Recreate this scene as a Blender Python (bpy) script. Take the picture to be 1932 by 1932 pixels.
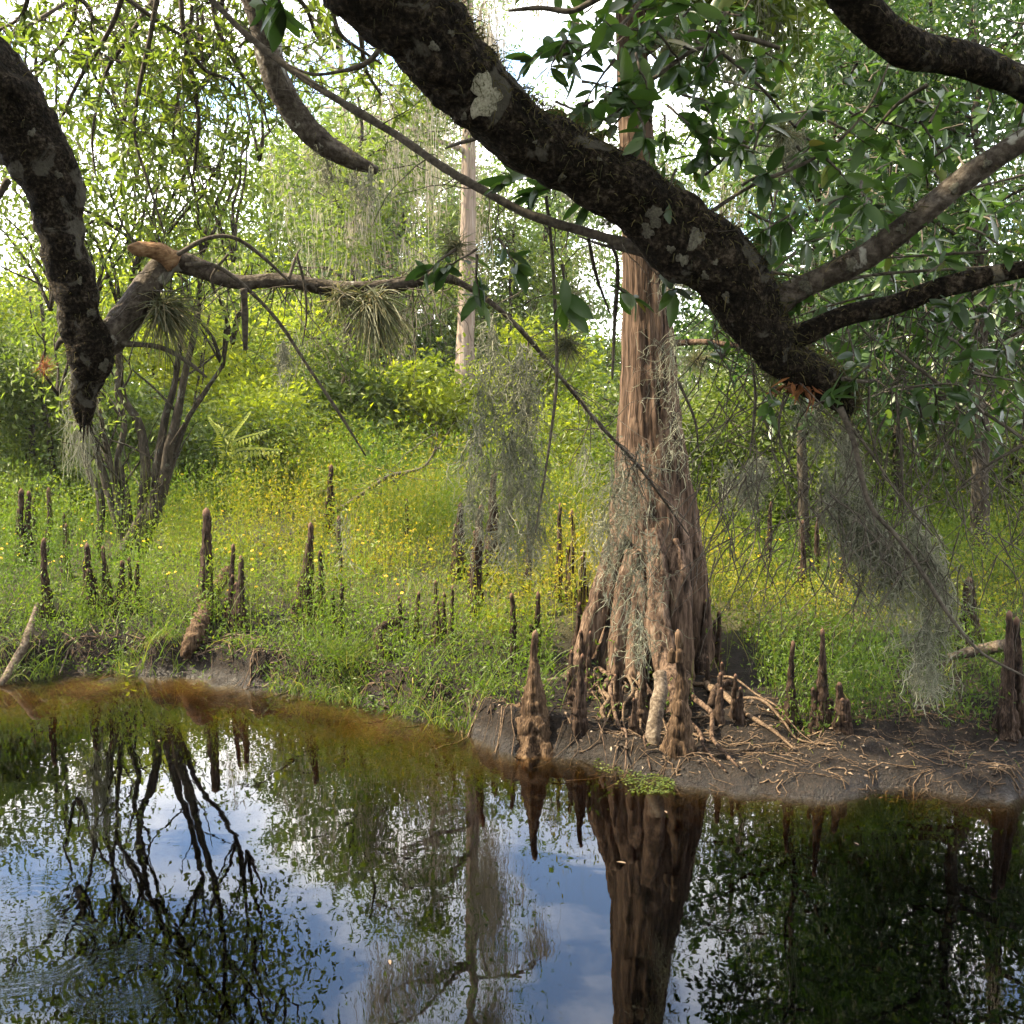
import bpy, math, numpy as np
from mathutils import Matrix, Vector

# ------------------------------------------------------------------ camera, sky, sun, exposure
sc = bpy.context.scene
for o in list(bpy.data.objects):
    bpy.data.objects.remove(o)
CAM_H, TILT, FOV = 3.0, math.radians(6.8), math.radians(50.0)
cam_d = bpy.data.cameras.new('camera'); cam = bpy.data.objects.new('camera', cam_d)
sc.collection.objects.link(cam); sc.camera = cam
cam.location = (0, 0, CAM_H); cam.rotation_euler = (math.pi/2 - TILT, 0, 0)
cam_d.sensor_fit = 'HORIZONTAL'; cam_d.angle = FOV; cam_d.clip_start = 0.05; cam_d.clip_end = 2000

SUN_TO = Vector((-0.93, 0.04, 0.93)).normalized()
SUN_EL = math.asin(SUN_TO.z); SUN_ROT = math.atan2(SUN_TO.x, SUN_TO.y)
world = bpy.data.worlds.new('World'); sc.world = world; world.use_nodes = True
wt = world.node_tree; wt.nodes.clear()
def wn(t, **k):
    n = wt.nodes.new(t)
    for a, v in k.items(): setattr(n, a, v)
    return n
w_out = wn('ShaderNodeOutputWorld'); w_bg = wn('ShaderNodeBackground'); w_bg2 = wn('ShaderNodeBackground'); w_mix = wn('ShaderNodeMixShader')
sky = wn('ShaderNodeTexSky', sky_type='NISHITA'); sky.sun_disc = False
sky.sun_elevation = SUN_EL; sky.sun_rotation = SUN_ROT; sky.air_density = 1.0; sky.dust_density = 0.2; sky.ozone_density = 3.5
wt.links.new(sky.outputs[0], w_bg.inputs[0]); w_bg.inputs[1].default_value = 0.15
tc = wn('ShaderNodeTexCoord'); sep = wn('ShaderNodeSeparateXYZ'); wt.links.new(tc.outputs['Generated'], sep.inputs[0])
add = wn('ShaderNodeMath', operation='ADD'); add.inputs[1].default_value = 0.22; wt.links.new(sep.outputs[2], add.inputs[0])
mx = wn('ShaderNodeMath', operation='MAXIMUM'); mx.inputs[1].default_value = 0.05; wt.links.new(add.outputs[0], mx.inputs[0])
dx = wn('ShaderNodeMath', operation='DIVIDE'); dy = wn('ShaderNodeMath', operation='DIVIDE')
wt.links.new(sep.outputs[0], dx.inputs[0]); wt.links.new(mx.outputs[0], dx.inputs[1])
wt.links.new(sep.outputs[1], dy.inputs[0]); wt.links.new(mx.outputs[0], dy.inputs[1])
comb = wn('ShaderNodeCombineXYZ'); wt.links.new(dx.outputs[0], comb.inputs[0]); wt.links.new(dy.outputs[0], comb.inputs[1]); comb.inputs[2].default_value = 3.7
cn = wn('ShaderNodeTexNoise'); cn.inputs['Scale'].default_value = 2.1; cn.inputs['Detail'].default_value = 7; cn.inputs['Roughness'].default_value = 0.55
cn.inputs['Distortion'].default_value = 0.3
wt.links.new(comb.outputs[0], cn.inputs['Vector'])
cr = wn('ShaderNodeValToRGB'); cr.color_ramp.elements[0].position = 0.37; cr.color_ramp.elements[0].color = (0.03, 0.03, 0.03, 1); cr.color_ramp.elements[1].position = 0.56
wt.links.new(cn.outputs[0], cr.inputs[0])
w_bg2.inputs[0].default_value = (1.0, 0.965, 0.93, 1); w_bg2.inputs[1].default_value = 1.55
wt.links.new(cr.outputs[0], w_mix.inputs[0]); wt.links.new(w_bg.outputs[0], w_mix.inputs[1]); wt.links.new(w_bg2.outputs[0], w_mix.inputs[2])
wt.links.new(w_mix.outputs[0], w_out.inputs[0])

sl = bpy.data.lights.new('sun', 'SUN'); sl.energy = 5.0; sl.angle = math.radians(0.5); sl.color = (1.0, 0.86, 0.60)
so = bpy.data.objects.new('sun', sl); sc.collection.objects.link(so)
so.rotation_euler = SUN_TO.to_track_quat('Z', 'Y').to_euler(); so.location = (-20, -5, 25)

sc.view_settings.view_transform = 'Standard'; sc.view_settings.look = 'None'
sc.view_settings.exposure = 2.35; sc.view_settings.gamma = 1.0; sc.view_settings.use_curve_mapping = False
cy = sc.cycles
cy.use_denoising = True
try: cy.denoiser = 'OPENIMAGEDENOISE'
except Exception: pass
cy.max_bounces = 7; cy.diffuse_bounces = 4; cy.glossy_bounces = 3; cy.transmission_bounces = 4; cy.transparent_max_bounces = 12
cy.volume_bounces = 0; cy.sample_clamp_indirect = 6.0; cy.caustics_reflective = False; cy.caustics_refractive = False

# ------------------------------------------------------------------ helpers
rng = np.random.default_rng(11)
COL = sc.collection
PXW, F = 1932.0, 966.0/math.tan(FOV/2)
CT, ST = math.cos(TILT), math.sin(TILT)
def ray(px, py):
    x = (px-966.0)/F; y = (966.0-py)/F
    return np.array([x, CT + y*ST, -ST + y*CT])
def P(px, py, d):                      # point seen at a photo pixel, d metres ahead
    r = ray(px, py); s = d/r[1]
    return np.array([0, 0, CAM_H]) + r*s

def _h(ix, iy, iz, seed):
    n = (ix.astype(np.int64)*374761393 + iy.astype(np.int64)*668265263 + iz.astype(np.int64)*2147483647 + seed*974711) & 0x7fffffff
    n = ((n ^ (n >> 13))*1274126177) & 0x7fffffff
    n = (n ^ (n >> 16)) & 0xffff
    return n/65535.0
def vnoise(p, freq=1.0, seed=0):       # value noise in -1..1
    q = np.asarray(p, float)*freq; i = np.floor(q).astype(np.int64); f = q-i; f = f*f*(3-2*f)
    r = 0
    for a in (0, 1):
        for b in (0, 1):
            for c in (0, 1):
                w = (f[..., 0] if a else 1-f[..., 0])*(f[..., 1] if b else 1-f[..., 1])*(f[..., 2] if c else 1-f[..., 2])
                r = r + w*_h(i[..., 0]+a, i[..., 1]+b, i[..., 2]+c, seed)
    return r*2-1
def fbm(p, freq=1.0, oct=3, seed=0):
    r, a = 0, 1.0
    for k in range(oct):
        r = r + a*vnoise(p, freq, seed+k); freq *= 2.1; a *= 0.5
    return r

def mesh_np(name, verts, polys, mats, attrs=None, smooth=True):
    """polys: list of int arrays (N,3) or (N,4)"""
    me = bpy.data.meshes.new(name)
    verts = np.ascontiguousarray(verts, dtype=np.float32)
    me.vertices.add(len(verts)); me.vertices.foreach_set('co', verts.ravel())
    polys = [np.asarray(p, dtype=np.int32) for p in polys if len(p)]
    loops = np.concatenate([p.ravel() for p in polys])
    tot = np.concatenate([np.full(len(p), p.shape[1], np.int32) for p in polys])
    start = np.concatenate([[0], np.cumsum(tot)[:-1]]).astype(np.int32)
    me.loops.add(len(loops)); me.loops.foreach_set('vertex_index', loops)
    me.polygons.add(len(tot)); me.polygons.foreach_set('loop_start', start)
    me.polygons.foreach_set('use_smooth', np.full(len(tot), smooth))
    if attrs:
        for k, v in attrs.items():
            a = me.attributes.new(k, 'FLOAT', 'POINT'); a.data.foreach_set('value', np.ascontiguousarray(v, dtype=np.float32))
    me.update(calc_edges=True)
    for m in (mats if isinstance(mats, (list, tuple)) else [mats]): me.materials.append(m)
    return me

class MB:                               # collects pieces, links them as ONE mesh object
    def __init__(s): s.v = []; s.p3 = []; s.p4 = []; s.a = []; s.n = 0
    def add(s, v, p3=None, p4=None, rnd=0.5):
        v = np.asarray(v, float).reshape(-1, 3)
        if p3 is not None and len(p3): s.p3.append(np.asarray(p3)+s.n)
        if p4 is not None and len(p4): s.p4.append(np.asarray(p4)+s.n)
        s.v.append(v); s.a.append(np.broadcast_to(np.asarray(rnd, float), (len(v),)).copy()); s.n += len(v)
    def build(s, name, mat, parent=None, loc=None, smooth=True):
        v = np.concatenate(s.v)
        pl = loc if loc is not None else (parent['_base'] if parent is not None and '_base' in parent else (0, 0, 0))
        pl = np.array(pl, float)
        polys = []
        if s.p3: polys.append(np.concatenate(s.p3))
        if s.p4: polys.append(np.concatenate(s.p4))
        me = mesh_np(name, v-pl, polys, mat, {'rnd': np.concatenate(s.a)}, smooth)
        o = bpy.data.objects.new(name, me); COL.objects.link(o)
        if parent is not None:
            o.parent = parent
            pb = np.array(BASE[parent.name]); BASE[o.name] = pl; o.location = pl-pb
        else:
            BASE[o.name] = pl; o.location = pl
        return o
BASE = {}
def thing(name, label, cat, loc=(0, 0, 0), group=None):
    o = bpy.data.objects.new(name, None); COL.objects.link(o); o.location = loc; o.empty_display_size = 0.1
    BASE[o.name] = np.array(loc, float)
    return tag(o, label, cat, group)
def tag(o, label=None, cat=None, group=None, kind=None):
    if label: o['label'] = label
    if cat: o['category'] = cat
    if group: o['group'] = group
    if kind: o['kind'] = kind
    return o
def build(mb, name, mat, parent=None, loc=None, smooth=True):
    if loc is None: loc = BASE[parent.name] if parent is not None else (0, 0, 0)
    return mb.build(name, mat, parent, loc, smooth)

def crom(pts, n):                       # Catmull-Rom through rows (position + radius)
    pts = np.asarray(pts, float); k = len(pts)
    if k == 2: return pts[0]+(pts[1]-pts[0])*np.linspace(0, 1, n)[:, None]
    e = np.vstack([2*pts[0]-pts[1], pts, 2*pts[-1]-pts[-2]])
    t = np.linspace(0, k-1-1e-6, n); i = t.astype(int); f = (t-i)[:, None]
    a, b, c, d = e[i], e[i+1], e[i+2], e[i+3]
    return 0.5*((2*b)+(c-a)*f+(2*a-5*b+4*c-d)*f*f+(3*b-a-3*c+d)*f**3)

def tube(mb, rows, n=24, segs=10, rough=0.0, freq=6.0, seed=0, rnd=0.5, shape=None, cap=True, detail=2, resample=True):
    """rows: (x,y,z,radius); rough = bark relief as share of radius"""
    r = crom(rows, n) if resample else np.asarray(rows, float)
    c, rad = r[:, :3], np.maximum(r[:, 3], 1e-4); n = len(c)
    t = np.gradient(c, axis=0); t /= np.linalg.norm(t, axis=1)[:, None]+1e-9
    nx = np.zeros_like(c); ref = np.array([0.31, 0.17, 0.93]) if abs(t[0] @ np.array([0.31, 0.17, 0.93])) < 0.9 else np.array([1., 0, 0])
    nx[0] = ref-t[0]*(ref @ t[0]); nx[0] /= np.linalg.norm(nx[0])
    for k in range(1, n):
        q = nx[k-1]-t[k]*(nx[k-1] @ t[k]); nx[k] = q/(np.linalg.norm(q)+1e-9)
    ny = np.cross(t, nx)
    th = np.linspace(0, 2*np.pi, segs, endpoint=False)
    nr = nx[:, None]*np.cos(th)[None, :, None]+ny[:, None]*np.sin(th)[None, :, None]
    R = np.repeat(rad[:, None], segs, 1)
    if shape is not None: R = R*shape(np.linspace(0, 1, n)[:, None], th[None, :])
    v = c[:, None]+nr*R[..., None]
    if rough > 0:
        v = v+nr*(R*rough*fbm(v, freq, detail, seed))[..., None]
    v = v.reshape(-1, 3)
    i = np.arange(n-1)[:, None]*segs; j = np.arange(segs)[None]; j2 = (j+1) % segs
    q = np.stack([i+j, i+j2, i+segs+j2, i+segs+j], -1).reshape(-1, 4)
    p3 = None
    if cap:
        v = np.vstack([v, c[0]-t[0]*rad[0]*0.3, c[-1]+t[-1]*rad[-1]*0.4]); a = n*segs; jj = np.arange(segs); j2 = (jj+1) % segs
        p3 = np.vstack([np.stack([np.full(segs, a), j2, jj], -1), np.stack([np.full(segs, a+1), (n-1)*segs+jj, (n-1)*segs+j2], -1)])
    mb.add(v, p3, q, rnd)
    return c, nr, R

def unit(a): return a/(np.linalg.norm(a, axis=-1, keepdims=True)+1e-9)
def leaves(mb, pos, dr, L, W, g, fold=0.18, rnd=None, nrm=None):
    """diamond leaves folded on the midrib; every argument per leaf"""
    N = len(pos)
    if N == 0: return
    dr = unit(dr)
    if nrm is None: nrm = g.normal(size=(N, 3))+np.array([0, 0, 0.8])
    side = unit(np.cross(dr, nrm)); up = np.cross(side, dr)
    L = np.broadcast_to(L, (N,))[:, None]; W = np.broadcast_to(W, (N,))[:, None]
    v = np.stack([pos, pos+dr*L*0.45+side*W*0.5+up*W*fold, pos+dr*L-up*L*0.08, pos+dr*L*0.45-side*W*0.5+up*W*fold], 1).reshape(-1, 3)
    b = np.arange(N)[:, None]*4
    if rnd is None: rnd = g.random(N)
    mb.add(v, np.concatenate([b+np.array([0, 1, 2]), b+np.array([0, 2, 3])]), None, np.repeat(rnd, 4))
def ribbons(mb, paths, width, g, rnd=None):
    """paths (N,K,3): thin flat strips, tapered at the tip"""
    N, K, _ = paths.shape
    t = np.gradient(paths, axis=1); sd = unit(np.cross(unit(t), unit(g.normal(size=(N, 1, 3)))))
    w = np.broadcast_to(np.asarray(width, float).reshape(-1, 1, 1), (N, 1, 1))*np.linspace(1, 0.35, K)[None, :, None]*0.5
    v = np.stack([paths-sd*w, paths+sd*w], 2).reshape(-1, 3)
    b = (np.arange(N)[:, None]*K+np.arange(K-1)[None])*2
    q = np.stack([b, b+1, b+3, b+2], -1).reshape(-1, 4)
    if rnd is None: rnd = g.random(N)
    mb.add(v, None, q, np.repeat(rnd, K*2))

# ------------------------------------------------------------------ materials
def newmat(name):
    m = bpy.data.materials.new(name); m.use_nodes = True; nt = m.node_tree; nt.nodes.clear()
    o = nt.nodes.new('ShaderNodeOutputMaterial'); return m, nt, o
def nd(nt, t, inp=None, **k):
    n = nt.nodes.new(t)
    for a, v in k.items(): setattr(n, a, v)
    for a, v in (inp or {}).items():
        if hasattr(v, 'is_output'): nt.links.new(v, n.inputs[a])
        else: n.inputs[a].default_value = v
    return n
def ramp(nt, fac, stops):
    r = nt.nodes.new('ShaderNodeValToRGB'); e = r.color_ramp.elements
    while len(e) < len(stops): e.new(0.5)
    for el, (p, c) in zip(e, stops): el.position = p; el.color = (*c, 1)
    nt.links.new(fac, r.inputs[0]); return r.outputs[0]
def mixc(nt, fac, a, b, mode='MIX'):
    n = nt.nodes.new('ShaderNodeMix'); n.data_type = 'RGBA'; n.blend_type = mode
    for s, v in ((0, fac), (6, a), (7, b)):
        if hasattr(v, 'is_output'): nt.links.new(v, n.inputs[s])
        else: n.inputs[s].default_value = v if s == 0 else (*v, 1)
    return n.outputs[2]
def leaf_mat(name, stops, transl=0.45, rough=0.5, tcol=(1.25, 1.35, 0.6), spec=0.35):
    m, nt, o = newmat(name)
    a = nd(nt, 'ShaderNodeAttribute', attribute_name='rnd')
    col = ramp(nt, a.outputs['Fac'], stops)
    b = nd(nt, 'ShaderNodeBsdfPrincipled', {'Base Color': col, 'Roughness': rough, 'Specular IOR Level': spec})
    tcl = mixc(nt, 1.0, col, tcol, 'MULTIPLY')
    t = nd(nt, 'ShaderNodeBsdfTranslucent', {'Color': tcl})
    x = nd(nt, 'ShaderNodeMixShader', {0: transl, 1: b.outputs[0], 2: t.outputs[0]})
    nt.links.new(x.outputs[0], o.inputs[0]); return m
def bark_mat(name, stops, scale=6.0, stretch=(1, 1, 1), bump=0.6, dist=0.02, lichen=None, rough=0.9, lscale=5.0, lthr=0.62, tip=None, fine=4.0):
    m, nt, o = newmat(name)
    c = nd(nt, 'ShaderNodeTexCoord'); mp = nd(nt, 'ShaderNodeMapping', {'Vector': c.outputs['Object'], 'Scale': stretch})
    n1 = nd(nt, 'ShaderNodeTexNoise', {'Vector': mp.outputs[0], 'Scale': scale, 'Detail': 6.0, 'Roughness': 0.65})
    n2 = nd(nt, 'ShaderNodeTexNoise', {'Vector': mp.outputs[0], 'Scale': scale*fine, 'Detail': 4.0, 'Roughness': 0.6})
    s = nd(nt, 'ShaderNodeMath', {0: n1.outputs[0], 1: n2.outputs[0]}, operation='ADD'); s2 = nd(nt, 'ShaderNodeMath', {0: s.outputs[0], 1: 0.5}, operation='MULTIPLY')
    col = ramp(nt, s2.outputs[0], stops)
    if lichen:
        n3 = nd(nt, 'ShaderNodeTexNoise', {'Vector': c.outputs['Object'], 'Scale': lscale, 'Detail': 5.0, 'Roughness': 0.55, 'Distortion': 0.6})
        f = ramp(nt, n3.outputs[0], [(lthr, (0, 0, 0)), (lthr+0.04, (1, 1, 1))])
        col = mixc(nt, f, col, lichen)
    if tip:
        a = nd(nt, 'ShaderNodeAttribute', attribute_name='rnd'); f = ramp(nt, a.outputs['Fac'], [(0.93, (0, 0, 0)), (0.995, (1, 1, 1))])
        col = mixc(nt, f, col, tip)
    bp = nd(nt, 'ShaderNodeBump', {'Height': s2.outputs[0], 'Strength': bump, 'Distance': dist})
    b = nd(nt, 'ShaderNodeBsdfPrincipled', {'Base Color': col, 'Roughness': rough, 'Specular IOR Level': 0.06, 'Normal': bp.outputs[0]})
    nt.links.new(b.outputs[0], o.inputs[0]); return m

M = {}
M['oak_bark'] = bark_mat('oak_bark', [(0.34, (0.003, 0.0025, 0.002)), (0.49, (0.010, 0.008, 0.006)), (0.57, (0.028, 0.021, 0.015)), (0.70, (0.085, 0.070, 0.054))], scale=16, bump=1.0, dist=0.03, lichen=(0.062, 0.057, 0.047), lscale=7, lthr=0.575)
M['oak_bark_pale'] = bark_mat('oak_bark_pale', [(0.32, (0.014, 0.011, 0.009)), (0.48, (0.05, 0.041, 0.033)), (0.60, (0.095, 0.08, 0.067)), (0.75, (0.16, 0.145, 0.125))], scale=10, bump=0.8, dist=0.02, lichen=(0.24, 0.235, 0.21), lscale=6, lthr=0.61)
M['twig'] = bark_mat('twig', [(0.35, (0.03, 0.025, 0.02)), (0.6, (0.10, 0.085, 0.07))], scale=14, bump=0.4, dist=0.005)
M['deadwood'] = bark_mat('deadwood', [(0.34, (0.02, 0.015, 0.011)), (0.5, (0.075, 0.057, 0.042)), (0.7, (0.18, 0.148, 0.115))], scale=9, bump=0.8, dist=0.015)
M['broken_wood'] = bark_mat('broken_wood', [(0.32, (0.06, 0.03, 0.018)), (0.5, (0.17, 0.10, 0.055)), (0.7, (0.3, 0.2, 0.12))], scale=16, stretch=(0.5, 1, 1), bump=0.8, dist=0.01)
M['cypress_bark'] = bark_mat('cypress_bark', [(0.38, (0.008, 0.0055, 0.004)), (0.47, (0.042, 0.027, 0.019)), (0.56, (0.10, 0.066, 0.046)), (0.70, (0.19, 0.142, 0.106))], scale=13, stretch=(1, 1, 0.07), bump=1.0, dist=0.035, fine=3.0)
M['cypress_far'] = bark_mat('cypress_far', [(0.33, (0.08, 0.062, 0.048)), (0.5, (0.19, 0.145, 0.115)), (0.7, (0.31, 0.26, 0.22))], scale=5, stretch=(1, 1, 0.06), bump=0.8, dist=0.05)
M['knee'] = bark_mat('knee', [(0.35, (0.005, 0.0035, 0.003)), (0.47, (0.023, 0.015, 0.011)), (0.58, (0.054, 0.036, 0.026)), (0.74, (0.125, 0.092, 0.07))], scale=16, stretch=(1, 1, 0.18), bump=1.0, dist=0.02, tip=(0.13, 0.075, 0.052))
M['knee_wet'] = bark_mat('knee_wet', [(0.35, (0.008, 0.005, 0.0035)), (0.47, (0.038, 0.024, 0.015)), (0.58, (0.085, 0.055, 0.034)), (0.74, (0.17, 0.122, 0.08))], scale=15, stretch=(1, 1, 0.12), bump=1.0, dist=0.02, tip=(0.14, 0.09, 0.06))
M['stem'] = bark_mat('stem', [(0.33, (0.010, 0.008, 0.006)), (0.5, (0.032, 0.026, 0.019)), (0.7, (0.08, 0.068, 0.053))], scale=9, stretch=(1, 1, 0.3), bump=0.6, dist=0.015, lichen=(0.075, 0.075, 0.06), lscale=7, lthr=0.6)
M['root'] = bark_mat('root', [(0.33, (0.022, 0.014, 0.010)), (0.5, (0.085, 0.058, 0.038)), (0.7, (0.2, 0.145, 0.1))], scale=18, bump=0.7, dist=0.01)
M['leaf_near'] = leaf_mat('leaf_near', [(0, (0.020, 0.042, 0.014)), (0.5, (0.035, 0.072, 0.018)), (0.9, (0.06, 0.105, 0.022)), (1, (0.13, 0.09, 0.03))], transl=0.42, rough=0.38, spec=0.5)
M['leaf_oak'] = leaf_mat('leaf_oak', [(0, (0.055, 0.082, 0.018)), (0.6, (0.10, 0.132, 0.027)), (1, (0.15, 0.168, 0.036))], transl=0.6, rough=0.45)
M['leaf_bright'] = leaf_mat('leaf_bright', [(0, (0.10, 0.14, 0.014)), (0.5, (0.18, 0.22, 0.02)), (1, (0.28, 0.30, 0.028))], transl=0.58, tcol=(1.4, 1.4, 0.55))
M['leaf_mid'] = leaf_mat('leaf_mid', [(0, (0.04, 0.066, 0.012)), (0.6, (0.078, 0.108, 0.018)), (1, (0.125, 0.145, 0.026))], transl=0.5)
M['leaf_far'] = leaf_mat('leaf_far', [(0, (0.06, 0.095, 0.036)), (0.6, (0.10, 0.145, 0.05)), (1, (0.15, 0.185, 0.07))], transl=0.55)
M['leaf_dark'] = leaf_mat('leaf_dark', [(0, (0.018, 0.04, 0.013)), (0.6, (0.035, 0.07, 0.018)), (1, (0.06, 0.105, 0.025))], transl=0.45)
M['herb'] = leaf_mat('herb', [(0, (0.04, 0.074, 0.010)), (0.35, (0.085, 0.132, 0.013)), (0.62, (0.15, 0.175, 0.016)), (0.85, (0.23, 0.195, 0.016)), (1, (0.31, 0.22, 0.018))], transl=0.52, tcol=(1.25, 1.35, 0.6))
M['grass'] = leaf_mat('grass', [(0, (0.055, 0.09, 0.013)), (0.7, (0.10, 0.145, 0.018)), (1, (0.22, 0.19, 0.05))], transl=0.45)
M['flower'] = leaf_mat('flower', [(0, (0.72, 0.40, 0.01)), (1, (0.8, 0.55, 0.02))], transl=0.3, tcol=(1, 1, 1))
M['moss'] = leaf_mat('moss', [(0, (0.09, 0.092, 0.066)), (0.6, (0.17, 0.172, 0.128)), (1, (0.29, 0.285, 0.225))], transl=0.35, tcol=(1, 1, 0.9), rough=0.8, spec=0.1)
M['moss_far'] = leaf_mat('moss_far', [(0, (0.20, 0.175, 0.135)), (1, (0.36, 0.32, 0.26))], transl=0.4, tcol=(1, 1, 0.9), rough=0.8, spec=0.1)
M['air_plant'] = leaf_mat('air_plant', [(0, (0.05, 0.058, 0.03)), (0.6, (0.11, 0.115, 0.06)), (1, (0.2, 0.16, 0.09))], transl=0.35, tcol=(1, 1.05, 0.7), rough=0.6)
M['moss_green'] = leaf_mat('moss_green', [(0, (0.03, 0.03, 0.016)), (0.6, (0.07, 0.065, 0.03)), (1, (0.12, 0.10, 0.05))], transl=0.35, tcol=(1.1, 1, 0.6), rough=0.8, spec=0.1)
M['dead_leaf'] = leaf_mat('dead_leaf', [(0, (0.09, 0.035, 0.016)), (0.6, (0.2, 0.08, 0.03)), (1, (0.3, 0.15, 0.06))], transl=0.35, tcol=(1.2, 0.9, 0.6))
M['litter'] = leaf_mat('litter', [(0, (0.025, 0.016, 0.011)), (0.7, (0.085, 0.057, 0.037)), (0.92, (0.17, 0.12, 0.08)), (1, (0.28, 0.23, 0.17))], transl=0.1, tcol=(1, 1, 1), rough=0.8)
M['lichen_dull'] = bark_mat('lichen_dull', [(0.35, (0.035, 0.032, 0.026)), (0.5, (0.075, 0.07, 0.056)), (0.7, (0.13, 0.125, 0.10))], scale=40, bump=0.5, dist=0.006)
M['lichen'] = bark_mat('lichen', [(0.38, (0.10, 0.095, 0.07)), (0.5, (0.24, 0.23, 0.18)), (0.7, (0.34, 0.33, 0.27))], scale=40, bump=0.5, dist=0.006)

# ------------------------------------------------------------------ terrain and water
SHORE_PX = [(-250, 1283), (0, 1285), (180, 1272), (350, 1272), (450, 1288), (600, 1318), (700, 1335), (850, 1372), (960, 1408), (1060, 1432), (1200, 1462), (1300, 1478), (1450, 1490), (1600, 1495), (1932, 1500), (2200, 1503)]
_sx, _sy = [], []
for a, b in SHORE_PX:
    r = ray(a, b); s = -CAM_H/r[2]; _sx.append(r[0]*s); _sy.append(r[1]*s)
def shore(x): return np.interp(x, _sx, _sy)
def ss(a, b, x):
    t = np.clip((x-a)/(b-a), 0, 1); return t*t*(3-2*t)
def ground(x, y):
    x = np.asarray(x, float); y = np.asarray(y, float)
    p = np.stack([x, y, 0*x], -1)
    s = y-shore(x)+0.20*vnoise(p, 1.7, 5)+0.10*vnoise(p, 4.7, 6)+0.04*vnoise(p, 11.0, 7)
    lf = ss(1.6, -0.6, x)                               # 1 on the steep left bank, 0 on the muddy right
    land_l = 0.32*ss(0, 0.20, s)+0.36*ss(0.2, 3.0, s)+0.18*ss(2.5, 9, s)
    land_r = 0.13*ss(0, 0.16, s)+0.16*ss(0.3, 1.4, s)+0.38*ss(1.2, 3.6, s)+0.15*ss(3, 10, s)
    bed_l = -0.12*ss(0, -1.2, s)-0.05*ss(0, -0.10, s)-0.9*ss(-0.9, -2.8, s)
    bed_r = -0.35*ss(0, -0.22, s)-1.0*ss(-0.2, -1.6, s)
    z = np.where(s > 0, lf*land_l+(1-lf)*land_r, lf*bed_l+(1-lf)*bed_r)
    rough = 0.045*fbm(p, 1.1, 3, 9)*ss(0.05, 0.8, np.abs(s))+0.034*fbm(p, 5.2, 3, 19)*ss(-0.1, 0.15, s)*ss(60, 20, y)
    z = z+rough
    z = np.where(s > 0.06, np.maximum(z, 0.012), z)
    near = 1.45*ss(3.5, 1.2, y)
    z = np.where(y < 3.6, np.maximum(z, -1.35+(1.35+1.45)*ss(3.6, 1.2, y))+0*near, z)
    return z
def gz(x, y): return float(ground(np.array([x]), np.array([y]))[0])
def G(px, py, lift=0.0):                # where the view ray meets the ground
    r = ray(px, py); s = np.linspace(4.5, 60, 2200); pts = np.array([0, 0, CAM_H])+r[None]*s[:, None]
    below = pts[:, 2] <= np.maximum(ground(pts[:, 0], pts[:, 1]), 0)+lift
    k = int(np.argmax(below)) if below.any() else len(s)-1
    return pts[k]
def axis(c0, c1, step, far, n):
    mid = np.arange(c0, c1+1e-6, step); out = np.geomspace(step, far, n)
    return np.unique(np.concatenate([c0-np.cumsum(out)[::-1], mid, c1+np.cumsum(out)]))
gx = axis(-8.0, 8.0, 0.075, 60, 34); gy = axis(6.5, 14.5, 0.07, 60, 34)
gy = gy[gy > -40]
X, Y = np.meshgrid(gx, gy)
Z = ground(X, Y)
nxg, nyg = len(gx), len(gy)
i = (np.arange(nyg-1)[:, None]*nxg+np.arange(nxg-1)[None]).ravel()
me = mesh_np('ground', np.stack([X.ravel(), Y.ravel(), Z.ravel()], -1), [np.stack([i, i+1, i+nxg+1, i+nxg], -1)], [])
m, nt, o = newmat('mud_ground')
c = nd(nt, 'ShaderNodeTexCoord')
n1 = nd(nt, 'ShaderNodeTexNoise', {'Vector': c.outputs['Object'], 'Scale': 1.6, 'Detail': 8.0, 'Roughness': 0.7})
n2 = nd(nt, 'ShaderNodeTexNoise', {'Vector': c.outputs['Object'], 'Scale': 28.0, 'Detail': 6.0, 'Roughness': 0.7})
n4 = nd(nt, 'ShaderNodeTexVoronoi', {'Vector': c.outputs['Object'], 'Scale': 55.0})
mud = ramp(nt, n2.outputs[0], [(0.3, (0.004, 0.003, 0.002)), (0.5, (0.008, 0.005, 0.0032)), (0.62, (0.018, 0.0118, 0.0075)), (0.75, (0.046, 0.032, 0.022))])
sand = ramp(nt, n2.outputs[0], [(0.3, (0.035, 0.027, 0.012)), (0.7, (0.115, 0.088, 0.04))])
soil = ramp(nt, n2.outputs[0], [(0.3, (0.018, 0.018, 0.008)), (0.7, (0.055, 0.05, 0.018))])
sx = nd(nt, 'ShaderNodeSeparateXYZ', {0: c.outputs['Object']})
# pale sand shows on the left bed and at the left bank's foot
xl = nd(nt, 'ShaderNodeMapRange', {'Value': sx.outputs[0], 'From Min': 0.3, 'From Max': -1.2}); zl = nd(nt, 'ShaderNodeMapRange', {'Value': sx.outputs[2], 'From Min': -0.005, 'From Max': -0.05})
sf = nd(nt, 'ShaderNodeMath', {0: xl.outputs[0], 1: zl.outputs[0]}, operation='MULTIPLY')
sn = ramp(nt, n1.outputs[0], [(0.36, (0, 0, 0)), (0.56, (1, 1, 1))])
sf2 = nd(nt, 'ShaderNodeMath', {0: sf.outputs[0], 1: sn}, operation='MULTIPLY')
col = mixc(nt, sf2.outputs[0], mud, sand)
hf = nd(nt, 'ShaderNodeMapRange', {'Value': sx.outputs[2], 'From Min': 0.42, 'From Max': 0.62})
col = mixc(nt, hf.outputs[0], col, soil)
hh = nd(nt, 'ShaderNodeMath', {0: n4.outputs[0], 1: 0.25, 2: n2.outputs[0]}, operation='MULTIPLY_ADD')
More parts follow.
